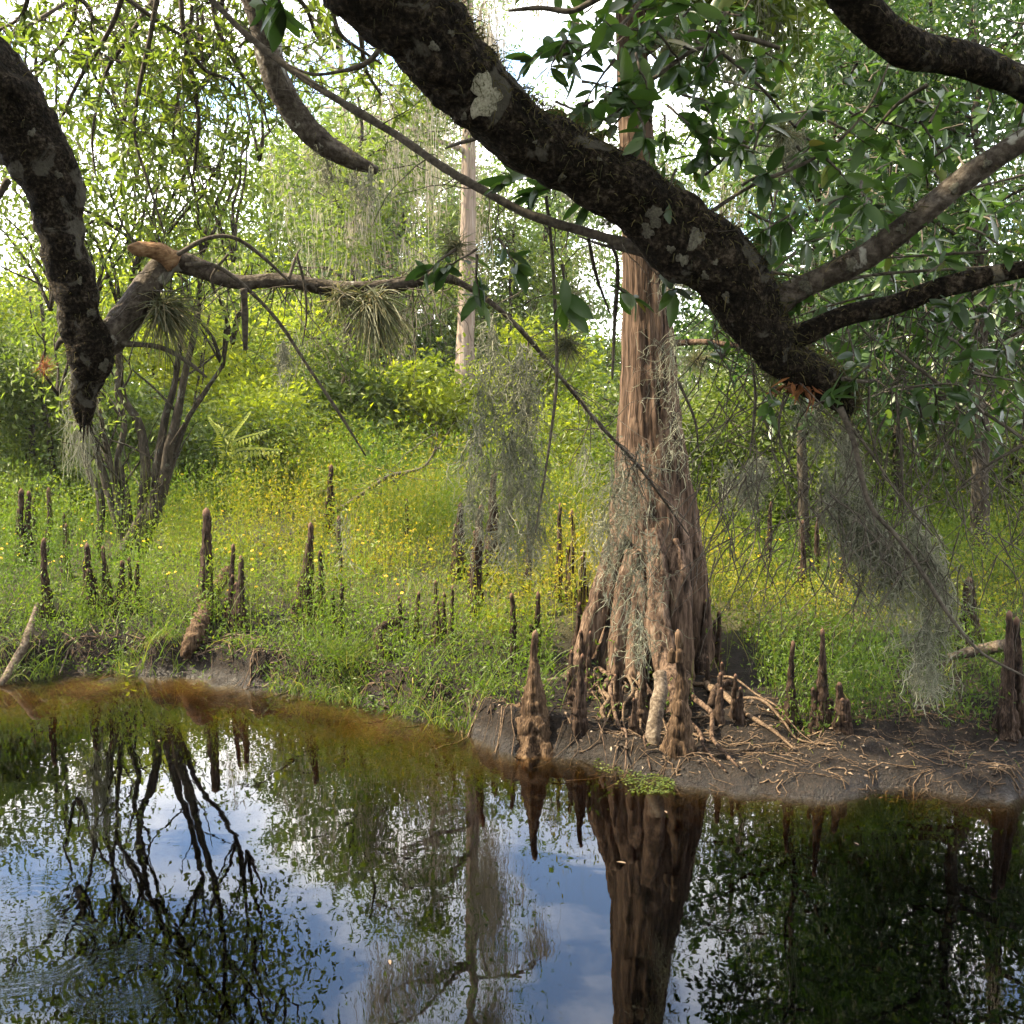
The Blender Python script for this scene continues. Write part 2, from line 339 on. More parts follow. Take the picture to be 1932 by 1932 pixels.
bp = nd(nt, 'ShaderNodeBump', {'Height': hh.outputs[0], 'Strength': 0.9, 'Distance': 0.03})
wet = nd(nt, 'ShaderNodeMapRange', {'Value': sx.outputs[2], 'From Min': 0.02, 'From Max': 0.14, 'To Min': 0.35, 'To Max': 0.9})
b = nd(nt, 'ShaderNodeBsdfPrincipled', {'Base Color': col, 'Roughness': wet.outputs[0], 'Specular IOR Level': 0.2, 'Normal': bp.outputs[0]})
nt.links.new(b.outputs[0], o.inputs[0]); M['mud'] = m
me.materials.append(m)
go = bpy.data.objects.new('ground', me); COL.objects.link(go); tag(go, kind='structure', label='muddy river bank and bed under the herbs')

# water: a closed body of clear brown water
m, nt, o = newmat('river_water')
c = nd(nt, 'ShaderNodeTexCoord')
n1 = nd(nt, 'ShaderNodeTexNoise', {'Vector': c.outputs['Object'], 'Scale': 1.5, 'Detail': 2.0}); n2 = nd(nt, 'ShaderNodeTexNoise', {'Vector': c.outputs['Object'], 'Scale': 7.0, 'Detail': 2.0})
h = nd(nt, 'ShaderNodeMath', {0: n1.outputs[0], 1: 1.0}, operation='MULTIPLY'); h = nd(nt, 'ShaderNodeMath', {0: n2.outputs[0], 1: 0.12, 2: h.outputs[0]}, operation='MULTIPLY_ADD')
hsum = nd(nt, 'ShaderNodeMath', {0: h.outputs[0], 1: 0.0022}, operation='MULTIPLY')


def ring(prev, cx, cy_, r0, wd, k, amp):
    v = nd(nt, 'ShaderNodeVectorMath', {0: c.outputs['Object'], 1: (cx, cy_, 0)}, operation='DISTANCE')
    sn_ = nd(nt, 'ShaderNodeMath', {0: v.outputs['Value'], 1: k}, operation='MULTIPLY'); sn_ = nd(nt, 'ShaderNodeMath', {0: sn_.outputs[0]}, operation='SINE')
    d = nd(nt, 'ShaderNodeMath', {0: v.outputs['Value'], 1: r0}, operation='SUBTRACT'); d = nd(nt, 'ShaderNodeMath', {0: d.outputs[0], 1: wd}, operation='DIVIDE')
    d = nd(nt, 'ShaderNodeMath', {0: d.outputs[0], 1: d.outputs[0]}, operation='MULTIPLY'); d = nd(nt, 'ShaderNodeMath', {0: 2.718, 1: nd(nt, 'ShaderNodeMath', {0: d.outputs[0], 1: -1.0}, operation='MULTIPLY').outputs[0]}, operation='POWER')
    e = nd(nt, 'ShaderNodeMath', {0: sn_.outputs[0], 1: d.outputs[0]}, operation='MULTIPLY'); e = nd(nt, 'ShaderNodeMath', {0: e.outputs[0], 1: amp, 2: prev.outputs[0]}, operation='MULTIPLY_ADD')
    return e
def Wt(px, py):
    r = ray(px, py); s = -CAM_H/r[2]; return r[0]*s, r[1]*s
a_, b_ = Wt(235, 1845); hsum = ring(hsum, a_, b_, 0.24, 0.09, 110.0, 0.00010)
a_, b_ = Wt(60, 1800); hsum = ring(hsum, a_, b_, 0.32, 0.08, 120.0, 0.00008)
a_, b_ = Wt(40, 1700); hsum = ring(hsum, a_, b_, 0.22, 0.14, 95.0, 0.00005)
bp = nd(nt, 'ShaderNodeBump', {'Height': hsum.outputs[0], 'Strength': 1.0, 'Distance': 1.0})
fr = nd(nt, 'ShaderNodeFresnel', {'IOR': 1.48, 'Normal': bp.outputs[0]})
gm = nd(nt, 'ShaderNodeNewGeometry'); inv = nd(nt, 'ShaderNodeMath', {0: 1.0, 1: gm.outputs['Backfacing']}, operation='SUBTRACT')
ff = nd(nt, 'ShaderNodeMath', {0: fr.outputs[0], 1: inv.outputs[0]}, operation='MULTIPLY')
gl = nd(nt, 'ShaderNodeBsdfGlossy', {'Color': (1, 1, 1, 1), 'Roughness': 0.0, 'Normal': bp.outputs[0]}); tr = nd(nt, 'ShaderNodeBsdfTransparent', {'Color': (1, 1, 1, 1)})
x = nd(nt, 'ShaderNodeMixShader', {0: ff.outputs[0], 1: tr.outputs[0], 2: gl.outputs[0]})
va = nd(nt, 'ShaderNodeVolumeAbsorption', {'Color': (0.62, 0.47, 0.10, 1), 'Density': 8.5})
nt.links.new(x.outputs[0], o.inputs[0]); nt.links.new(va.outputs[0], o.inputs[1]); M['water'] = m
v = np.array([(-90, -3, 0), (90, -3, 0), (90, 24, 0), (-90, 24, 0), (-90, -3, -3), (90, -3, -3), (90, 24, -3), (-90, 24, -3)], float)
me = mesh_np('water', v, [np.array([(0, 1, 2, 3), (7, 6, 5, 4), (0, 4, 5, 1), (1, 5, 6, 2), (2, 6, 7, 3), (3, 7, 4, 0)])], m, smooth=False)
wo = bpy.data.objects.new('water', me); COL.objects.link(wo); tag(wo, kind='structure', label='still dark brown river water reflecting sky and trees')

# ------------------------------------------------------------------ trees and shrubs of the far bank
def wander(a, b, n, amp, g, r0, r1, sag=0.0):
    t = np.linspace(0, 1, n)[:, None]; a = np.asarray(a, float); b = np.asarray(b, float)
    p = a+(b-a)*t; L = np.linalg.norm(b-a); w = g.normal(size=(n, 3))*amp*L; w[0] = 0
    w = np.cumsum(w, 0)/math.sqrt(n); p = p+w*t**0.5
    p[:, 2] -= sag*L*(t[:, 0]**2)
    return np.hstack([p, (r0+(r1-r0)*t**0.8)])
def moss_paths(anchors, lens, g, K=9, curl=0.10, sway=0.05):
    N = len(anchors); st = np.zeros((N, K, 3)); ph = g.normal(size=(N, 3))*sway
    step = (np.asarray(lens)/(K-1))[:, None]
    d = np.tile(np.array([0, 0, -1.0]), (N, 1))+ph; p = anchors.copy(); st[:, 0] = p
    for k in range(1, K):
        d = unit(d*0.75+np.array([0, 0, -0.45])+g.normal(size=(N, 3))*curl*3); p = p+d*step; st[:, k] = p
    return st
def tree(name, label, px, d, h, spread, mat, nleaf, leaf=0.09, rad=None, group=None, cat='tree', stem_mat='stem', nb=9, low=0.3, clumps=90, lean=(0, 0), moss=0, seed=0, droop=0.15, crown_r=0.5, x=None, aspect=2.2, multi=1, narrow=None, wood=True, mossmat='moss_far', moss_len=(0.6, 2.0), mw=0.02, min_t=0.35):
    g = np.random.default_rng(1000+seed)
    if x is None: x = P(px, 720, d)[0]
    z0 = gz(x, d)-0.1; base = np.array([x, d, z0]); rad = rad or h*0.018
    nleaf = int(nleaf*0.57); leaf = leaf*1.25; moss = int(moss*.7); mw = mw*1.2
    t = thing(name, label, cat, base, group)
    tk = MB(); ends = []; radii = []
    for s in range(multi):
        az = g.random()*6.28; off = 0.0 if multi == 1 else 0.15*rad*8
        b = base+np.array([math.cos(az), math.sin(az), 0])*off
        out = 0 if multi == 1 else spread*0.45
        hh = h*(1 if multi == 1 else 0.75+0.25*g.random())
        top = b+np.array([lean[0]+math.cos(az)*out, lean[1]+math.sin(az)*out, hh*0.93])
        tr_ = wander(b, top, 12, 0.05, g, rad, rad*0.18); tr_[0, 3] *= 1.4
        tube(tk, tr_, n=26, segs=9, rough=0.12, freq=3, seed=seed)
        n_b = max(3, nb//multi)
        for k in range(n_b):
            f = low+(0.97-low)*(k+g.random())/n_b; i_ = min(int(f*11), 10); q = tr_[i_]+(tr_[i_+1]-tr_[i_])*(f*11-i_)
            a = g.random()*6.28; ln = spread*(0.55+0.55*g.random())*(1-0.55*max(0, f-0.45)) if narrow is None else narrow(f, g)*spread
            e = q[:3]+np.array([math.cos(a)*ln, math.sin(a)*ln, ln*(0.45+0.4*g.random())*(1-droop*2)])
            br = wander(q[:3], e, 8, 0.10, g, max(q[3]*0.5, 0.012), 0.008, sag=droop)
            if wood: tube(tk, br, n=12, segs=5)
            for s2 in range(5):
                j = 2+int(g.random()*5.9); q2 = br[j, :3]; e2 = q2+g.normal(size=3)*np.array([1, 1, 0.6])*ln*0.28+np.array([0, 0, ln*0.05])
                b2 = wander(q2, e2, 6, 0.12, g, 0.012, 0.004, sag=droop)
                if wood: tube(tk, b2, n=7, segs=3, cap=False)
                ends += [b2[3, :3], b2[5, :3]]
            ends += [br[4, :3], br[6, :3], br[7, :3]]
        ends.append(tr_[-1, :3])
    build(tk, 'trunk', M[stem_mat], t)
    ends = np.array(ends); cc = ends[g.integers(0, len(ends), clumps)]+g.normal(size=(clumps, 3))*crown_r*0.5
    per = nleaf//clumps; sizes = crown_r*(0.45+0.75*g.random(clumps)); tone = g.normal(size=clumps)*0.16
    pos = np.repeat(cc, per, 0)+g.normal(size=(clumps*per, 3))*np.repeat(sizes, per)[:, None]*np.array([0.62, 0.62, 0.42])
    dr = unit(pos-np.repeat(cc, per, 0))+g.normal(size=pos.shape)*0.6+np.array([0, 0, -0.25])
    cr_ = MB(); L = leaf*(0.7+0.6*g.random(len(pos)))
    leaves(cr_, pos, dr, L, L/aspect, g, rnd=np.clip(0.5+np.repeat(tone, per)+g.normal(size=len(pos))*0.16, 0, 0.99))
    build(cr_, 'crown', M[mat], t, smooth=False)
    if moss:
        ms = MB(); an = ends[g.integers(0, len(ends), moss//14)]; an = np.repeat(an, 14, 0)+g.normal(size=(moss//14*14, 3))*np.array([0.12, 0.12, 0.05])
        ln = np.repeat(moss_len[0]+(moss_len[1]-moss_len[0])*g.random(moss//14)**1.6, 14)*(0.5+0.5*g.random(len(an)))
        ribbons(ms, moss_paths(an, ln, g, K=6, curl=0.05, sway=0.06), mw, g)
        o_ = build(ms, 'hanging_moss', M[mossmat], t, smooth=False); tag(o_, kind='stuff')
    return t

# bright shrubs
SH = 'sunlit shrubs behind the river bank'
for k, (px, d, h, sp, lab) in enumerate([
    (40, 22, 4.9, 2.3, 'tall yellow-green shrub behind the broken dark oak limb'),
    (190, 26, 6.0, 2.5, 'tallest bright green shrub rising behind the many-stemmed willow'),
    (330, 24, 4.9, 2.2, 'bright green bushy shrub behind the arching dead oak branch'),
    (445, 29, 4.9, 2.4, 'rounded light green shrub next to the tall mossy trees')]):
    tree('leafy_shrub', lab, px, d, h, sp, 'leaf_bright', 21000, leaf=0.12, seed=20+k, nb=12, low=0.12, clumps=120, crown_r=0.62, group=SH, cat='shrub', multi=3, rad=0.05)
low_sh = [(505, 20.5, 2.0, 'low bright green shrub beside the feathered fern'), (575, 24, 2.6, 'low bright shrub behind the long slanting dead oak twig'), (655, 22, 2.0, 'low bright shrub behind the dark knee at the fallen branch'), (735, 25, 2.5, 'low bright shrub before the half hidden pale cypress trunk'), (815, 23, 1.8, 'lowest bright shrub, behind the tip of the fallen arching branch'), (905, 25, 2.2, 'bright shrub covering the foot of the bare pale far cypress'), (985, 24, 2.7, 'bright shrub behind the long thick moss curtain'), (1065, 21.5, 2.4, 'bright shrub below the bristly air plant balls'), (1125, 28, 4.0, 'taller light green shrub touching the sunlit side of the big cypress')]
for k, (px, d, h, lab) in enumerate(low_sh):
    tree('leafy_shrub', lab, px, d, h*(1, .8, 1.35, .9, 1.3, 1, 1.25, .8, 1)[k], (1.3, 1.7, 1.1, 1.8, 1.2, 1.6, 1.3, 1.6, 1.5)[k], ('leaf_bright', 'leaf_bright', 'leaf_mid', 'leaf_bright', 'leaf_bright', 'leaf_mid', 'leaf_bright', 'leaf_bright', 'leaf_mid')[k], 10500, leaf=(.10, .075, .15, .09, .13, .08, .12, .085, .10)[k], seed=40+k, nb=9, low=0.1, clumps=70, crown_r=0.5, group='low shrubs in the sunlit thicket', cat='shrub', multi=3, rad=0.03, droop=(.05, .2, 0, .1, .15, 0, .1, .2, .05)[k])
for k, (px, d, h, lab) in enumerate([(1345, 16.5, 2.5, 'mid green shrub against the shaded flank of the big cypress'), (1425, 17.5, 2.6, 'mid green shrub behind the small round moss tuft'), (1515, 16, 2.3, 'mid green shrub at the foot of the slim sapling tree'), (1600, 19, 3.2, 'mid green shrub behind the broad grey moss mass'), (1700, 17.5, 2.7, 'mid green shrub seen between the moss mass and the long moss tail'), (1800, 19, 3.2, 'mid green shrub behind the long grey moss tail'), (1900, 16.5, 2.9, 'mid green shrub behind the small crooked tree')]):
    tree('leafy_shrub', lab, px, d, h, 1.45, 'leaf_mid', 12000, leaf=0.085, seed=60+k, nb=9, low=0.1, clumps=75, crown_r=0.48, group='shaded shrubs right of the big cypress', cat='shrub', multi=3, rad=0.03)
for k, (px, d, h, lab) in enumerate([(-60, 16.5, 3.6, 'dark shrub at the outer end of the willow thicket'), (45, 18.5, 3.4, 'dark leafy shrub wrapped round the two sapling stems'), (120, 20, 2.9, 'dark leafy shrub behind the slanting willow stems'), (330, 20.5, 2.2, 'leafy shrub seen through the fork of the willow stems'), (400, 19.5, 1.8, 'lowest leafy shrub between the willow and the fern')]):
    tree('leafy_shrub', lab, px, d, h, 1.5, 'leaf_mid', 11000, leaf=0.09, seed=70+k, nb=9, low=0.1, clumps=70, crown_r=0.5, group='thicket shrubs by the willow', cat='shrub', multi=3, rad=0.035)
# taller trees
TALL = [
    # px, d, h, spread, mat, leaves, leaf, moss, label
    (-260, 20, 9.0, 2.6, 'leaf_mid', 22000, 0.10, 300, 'leafy tree at the edge of the willow thicket'),
    (400, 40, 9.0, 3.2, 'leaf_far', 20000, 0.16, 0, 'round-crowned grey-green tree in the distance against white sky'),
    (520, 48, 7.8, 3.6, 'leaf_far', 17000, 0.18, 0, 'low broad pale tree beyond the bright shrubs'),
    (610, 36, 11.0, 3.6, 'leaf_far', 25000, 0.14, 1800, 'pale green tree hung with grey moss under the drooping limb'),
    (690, 41, 12.5, 3.8, 'leaf_far', 25000, 0.15, 2800, 'tall moss-draped tree with curtains of grey strands'),
    (785, 45, 13.0, 3.8, 'leaf_far', 24000, 0.16, 2200, 'tallest pale mossy tree beside the far cypress'),
    (985, 34, 10.2, 2.8, 'leaf_far', 17000, 0.14, 1200, 'pale green tree between the far cypress and the big cypress'),
    (1085, 40, 11.5, 3.2, 'leaf_far', 17000, 0.16, 900, 'distant tree showing just left of the big cypress trunk'),
    (1345, 31, 10.0, 3.0, 'leaf_far', 17000, 0.13, 1400, 'mossy tree right behind the big cypress trunk'),
    (1470, 26, 10.5, 3.0, 'leaf_mid', 20000, 0.11, 1200, 'slender mossy tree behind the forked oak branches'),
    (1620, 23, 13.5, 3.4, 'leaf_mid', 26000, 0.11, 700, 'tall green tree with a pinkish trunk behind the oak foliage'),
    (1770, 19.5, 12.0, 3.2, 'leaf_mid', 26000, 0.10, 500, 'dense dark green tree behind the rising oak branch'),
    (1925, 16.5, 11.5, 3.0, 'leaf_mid', 26000, 0.09, 400, 'dense green tree at the shaded end of the bank'),
]
for k, (px, d, h, sp, mt, nl, lf, ms, lab) in enumerate(TALL):
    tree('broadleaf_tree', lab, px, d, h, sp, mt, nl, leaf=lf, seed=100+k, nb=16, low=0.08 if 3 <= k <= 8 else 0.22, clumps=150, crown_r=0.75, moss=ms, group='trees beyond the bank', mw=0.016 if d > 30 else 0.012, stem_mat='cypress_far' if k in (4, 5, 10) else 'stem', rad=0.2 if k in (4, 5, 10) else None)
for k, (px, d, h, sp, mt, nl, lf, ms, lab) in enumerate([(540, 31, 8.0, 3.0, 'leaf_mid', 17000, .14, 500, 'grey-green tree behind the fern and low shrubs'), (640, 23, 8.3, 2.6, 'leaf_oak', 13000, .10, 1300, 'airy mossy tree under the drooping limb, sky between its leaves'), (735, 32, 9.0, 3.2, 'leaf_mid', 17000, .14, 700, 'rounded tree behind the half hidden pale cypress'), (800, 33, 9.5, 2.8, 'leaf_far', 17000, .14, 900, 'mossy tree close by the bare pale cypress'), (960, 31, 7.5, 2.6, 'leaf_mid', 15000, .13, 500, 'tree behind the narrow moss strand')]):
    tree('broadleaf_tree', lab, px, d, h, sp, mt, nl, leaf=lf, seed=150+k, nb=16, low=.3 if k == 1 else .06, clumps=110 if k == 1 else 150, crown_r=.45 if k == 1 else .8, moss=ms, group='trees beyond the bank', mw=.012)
# small shading trees on the right
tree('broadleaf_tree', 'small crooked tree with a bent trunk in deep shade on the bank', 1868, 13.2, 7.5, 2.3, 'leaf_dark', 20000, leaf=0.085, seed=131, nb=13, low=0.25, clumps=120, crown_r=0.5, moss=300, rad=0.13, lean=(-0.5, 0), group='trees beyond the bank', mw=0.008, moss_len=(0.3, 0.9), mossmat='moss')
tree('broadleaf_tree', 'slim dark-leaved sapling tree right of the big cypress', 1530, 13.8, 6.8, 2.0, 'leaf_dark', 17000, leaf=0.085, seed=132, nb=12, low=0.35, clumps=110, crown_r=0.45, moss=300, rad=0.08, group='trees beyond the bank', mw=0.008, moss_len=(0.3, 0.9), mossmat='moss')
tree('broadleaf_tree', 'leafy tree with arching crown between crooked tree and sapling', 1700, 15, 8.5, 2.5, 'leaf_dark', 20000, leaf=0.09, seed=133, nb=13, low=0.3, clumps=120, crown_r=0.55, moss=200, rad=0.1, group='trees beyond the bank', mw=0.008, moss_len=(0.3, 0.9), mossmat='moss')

# the far pale cypress and its stump-like neighbour
def far_cypress(label, px, d, h, r, seed, moss, topbr=9):
    g = np.random.default_rng(seed); x = P(px, 720, d)[0]; base = np.array([x, d, gz(x, d)-0.1])
    t = thing('cypress_tree', label, 'tree', base, 'cypresses standing on the far flat')
    tk = MB(); f = np.linspace(0, 1, 40)
    rows = np.stack([x+0*f+0.25*np.sin(f*3), d+0*f, base[2]+f*h, r*(0.35+0.65*(1-f))*(1+0.9*np.exp(-f*h/1.1))], -1)
    tube(tk, rows, n=60, segs=18, rough=0.06, freq=2, shape=lambda a, th: 1+0.14*np.exp(-a*h/2.0)*np.cos(5*th+1), seed=seed)
    ends = []
    for k in range(topbr):
        ff = 0.42+0.55*(k+g.random())/topbr; q = rows[int(ff*39)]; a = g.random()*6.28; ln = (1.2+2.2*g.random())
        e = q[:3]+np.array([math.cos(a)*ln, math.sin(a)*ln, 0.35*ln]); br = wander(q[:3], e, 8, 0.08, g, 0.09, 0.02, sag=0.15)
        tube(tk, br, n=12, segs=6); ends += list(br[2:, :3])
    build(tk, 'trunk', M['cypress_far'], t)
    ends = np.array(ends); ms = MB(); n = moss//14; an = np.repeat(ends[g.integers(0, len(ends), n)], 14, 0)+g.normal(size=(n*14, 3))*np.array([0.16, 0.16, 0.06])
    ln = np.repeat(0.8+2.6*g.random(n)**1.5, 14)*(0.5+0.5*g.random(n*14))
    ribbons(ms, moss_paths(an, ln, g, K=7, curl=0.04, sway=0.05), 0.018, g)
    tag(build(ms, 'hanging_moss', M['moss_far'], t, smooth=False), kind='stuff')
    cc = ends[g.integers(0, len(ends), 60)]+g.normal(size=(60, 3))*0.4; pos = np.repeat(cc, 90, 0)+g.normal(size=(5400, 3))*np.array([0.55, 0.55, 0.4])
    cr_ = MB(); leaves(cr_, pos, g.normal(size=pos.shape)+np.array([0, 0, -0.5]), 0.16, 0.04, g); build(cr_, 'crown', M['leaf_far'], t, smooth=False)
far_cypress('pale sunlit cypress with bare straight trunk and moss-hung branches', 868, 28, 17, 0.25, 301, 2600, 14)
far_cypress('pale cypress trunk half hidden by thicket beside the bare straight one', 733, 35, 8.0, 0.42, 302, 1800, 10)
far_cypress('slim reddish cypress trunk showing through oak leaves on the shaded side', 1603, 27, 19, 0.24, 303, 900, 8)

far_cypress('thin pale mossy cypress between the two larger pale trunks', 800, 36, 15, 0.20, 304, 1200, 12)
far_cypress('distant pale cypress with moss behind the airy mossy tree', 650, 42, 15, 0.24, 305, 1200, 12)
# far wood beyond everything: one mass
g = np.random.default_rng(77); n = 26000
az = g.uniform(-0.75, 0.75, n); dd = g.uniform(58, 85, n); xx = np.tan(az)*dd
top = 7.0+3.0*vnoise(np.stack([xx, 0*xx, 0*xx], -1), 0.11, 3)+2.0*vnoise(np.stack([xx, 0*xx, 0*xx], -1), 0.35, 4)
zz = 0.8+(top)*g.random(n)**0.75; wd = MB(); pos = np.stack([xx, dd, zz], -1)
leaves(wd, pos, g.normal(size=(n, 3)), 0.6, 0.34, g, rnd=np.clip(0.5+0.3*vnoise(pos, 0.3, 8)+0.15*g.normal(size=n), 0, 1))
tag(build(wd, 'distant_wood', M['leaf_far'], smooth=False), 'pale distant wood closing the view behind the trees', 'wood', kind='stuff')

# many-stemmed willow on the left bank
def willow():
    g = np.random.default_rng(55); base = G(232, 1003, 0.36); d = base[1]; base[2] = gz(base[0], d)-.06
    t = thing('willow', 'many-stemmed willow with dark slanting stems spreading from one base', 'tree', base)
    stems = [[(222, 1000), (190, 945), (165, 880), (150, 800), (140, 700), (110, 560)], [(228, 1002), (205, 930), (185, 860), (170, 790), (160, 690), (180, 560)], [(235, 1000), (222, 940), (205, 860), (192, 800), (180, 700)],
             [(238, 1000), (236, 930), (222, 870), (235, 800), (220, 730), (235, 620)], [(248, 1003), (270, 950), (275, 880), (262, 800), (232, 745), (225, 650), (250, 520)], [(255, 1003), (285, 945), (298, 870), (312, 790), (330, 720), (345, 610)],
             [(262, 998), (302, 930), (318, 850), (335, 780), (350, 700), (372, 600), (380, 480)], [(250, 1005), (300, 960), (322, 880), (350, 800), (380, 750), (420, 690)], [(240, 1004), (240, 950), (236, 915)]]
    ends = []
    for k, st in enumerate(stems):
        mb = MB(); dz = d+g.normal()*0.25; pts = np.array([P(a, b, d+(dz-d)*i/len(st)) for i, (a, b) in enumerate(st)]); pts[0] = base+g.normal(size=3)*np.array([0.12, 0.1, 0.0])
        r0 = 0.085 if k in (6, 5, 4) else 0.062
        rr = np.linspace(r0, r0*0.35, len(st)); rows = np.hstack([pts, rr[:, None]])
        tube(mb, rows, n=34, segs=10, rough=0.16, freq=5, seed=k)
        for s in range(5):
            q = pts[1+int(g.random()*(len(pts)-1.01))] if len(pts) > 3 else pts[-1]
            e = q+np.array([g.normal()*0.5, g.normal()*0.5, 0.5+g.random()*0.6]); b = wander(q, e, 7, 0.12, g, 0.018, 0.004); tube(mb, b, n=9, segs=4)
        build(mb, 'stem', M['stem'], t)
        if len(st) > 4: ends += [pts[-1], pts[-1]+g.normal(size=3)*0.5+np.array([0, 0, 0.7]), pts[-1]+g.normal(size=3)*0.7+np.array([0, 0, 1.5])]
    up = MB(); top = []
    for e in list(ends):
        for s in range(3):
            e2 = e+np.array([g.normal()*0.8, g.normal()*0.8, 0.9+1.6*g.random()]); b = wander(e, e2, 8, 0.1, g, 0.03, 0.006); tube(up, b, n=10, segs=4); top += [b[4, :3], b[6, :3], b[7, :3]]
    build(up, 'branches', M['stem'], t)
    top = np.array(top); cc = top[g.integers(0, len(top), 150)]+g.normal(size=(150, 3))*0.3
    pos = np.repeat(cc, 110, 0)+g.normal(size=(150*110, 3))*np.array([0.34, 0.34, 0.28]); cr_ = MB(); L = 0.10*(0.7+0.6*g.random(len(pos)))
    leaves(cr_, pos, g.normal(size=pos.shape)+np.array([0, 0, -0.8]), L, L*0.42, g, rnd=np.clip(0.5+0.22*g.normal(size=len(pos)), 0, 1)); build(cr_, 'crown', M['leaf_oak'], t, smooth=False)
    ms = MB(); an = np.array([P(140+g.random()*30, 690+g.random()*120, d-0.3) for _ in range(20)]); an = np.repeat(an, 16, 0)+g.normal(size=(320, 3))*0.06
    ribbons(ms, moss_paths(an, 0.4+0.5*g.random(320), g, K=8), 0.007, g); tag(build(ms, 'hanging_moss', M['moss'], t, smooth=False), kind='stuff')
willow()
# two dark stems in the thicket on the left and the crooked trunk on the right
for k, (pts, rr, lab) in enumerate([
    ([(62, 905), (60, 800), (66, 700), (58, 560)], 0.07, 'dark upright sapling stem in the thicket by the willow'),
    ([(100, 900), (92, 820), (80, 740), (84, 640), (70, 500)], 0.06, 'dark wavy sapling stem in the thicket by the willow')]):
    b0 = G(pts[0][0], 985, 0); d = b0[1]+0.5; mb = MB(); q = np.array([[*b0]]+[P(a, b, d) for a, b in pts]); q[0, 2] -= 0.1
    t = thing('sapling', lab, 'sapling', q[0])
    tube(mb, np.hstack([q, np.linspace(rr, rr*0.4, len(q))[:, None]]), n=26, segs=8, rough=0.15, freq=5, seed=k); build(mb, 'stem', M['stem'], t)
    g = np.random.default_rng(600+k); pos = np.repeat(q[2:], 320, 0)+g.normal(size=(320*(len(q)-2), 3))*np.array([0.5, 0.4, 0.5]); cr_ = MB()
    leaves(cr_, pos, g.normal(size=pos.shape), 0.09, 0.045, g); build(cr_, 'crown', M['leaf_mid'], t, smooth=False)

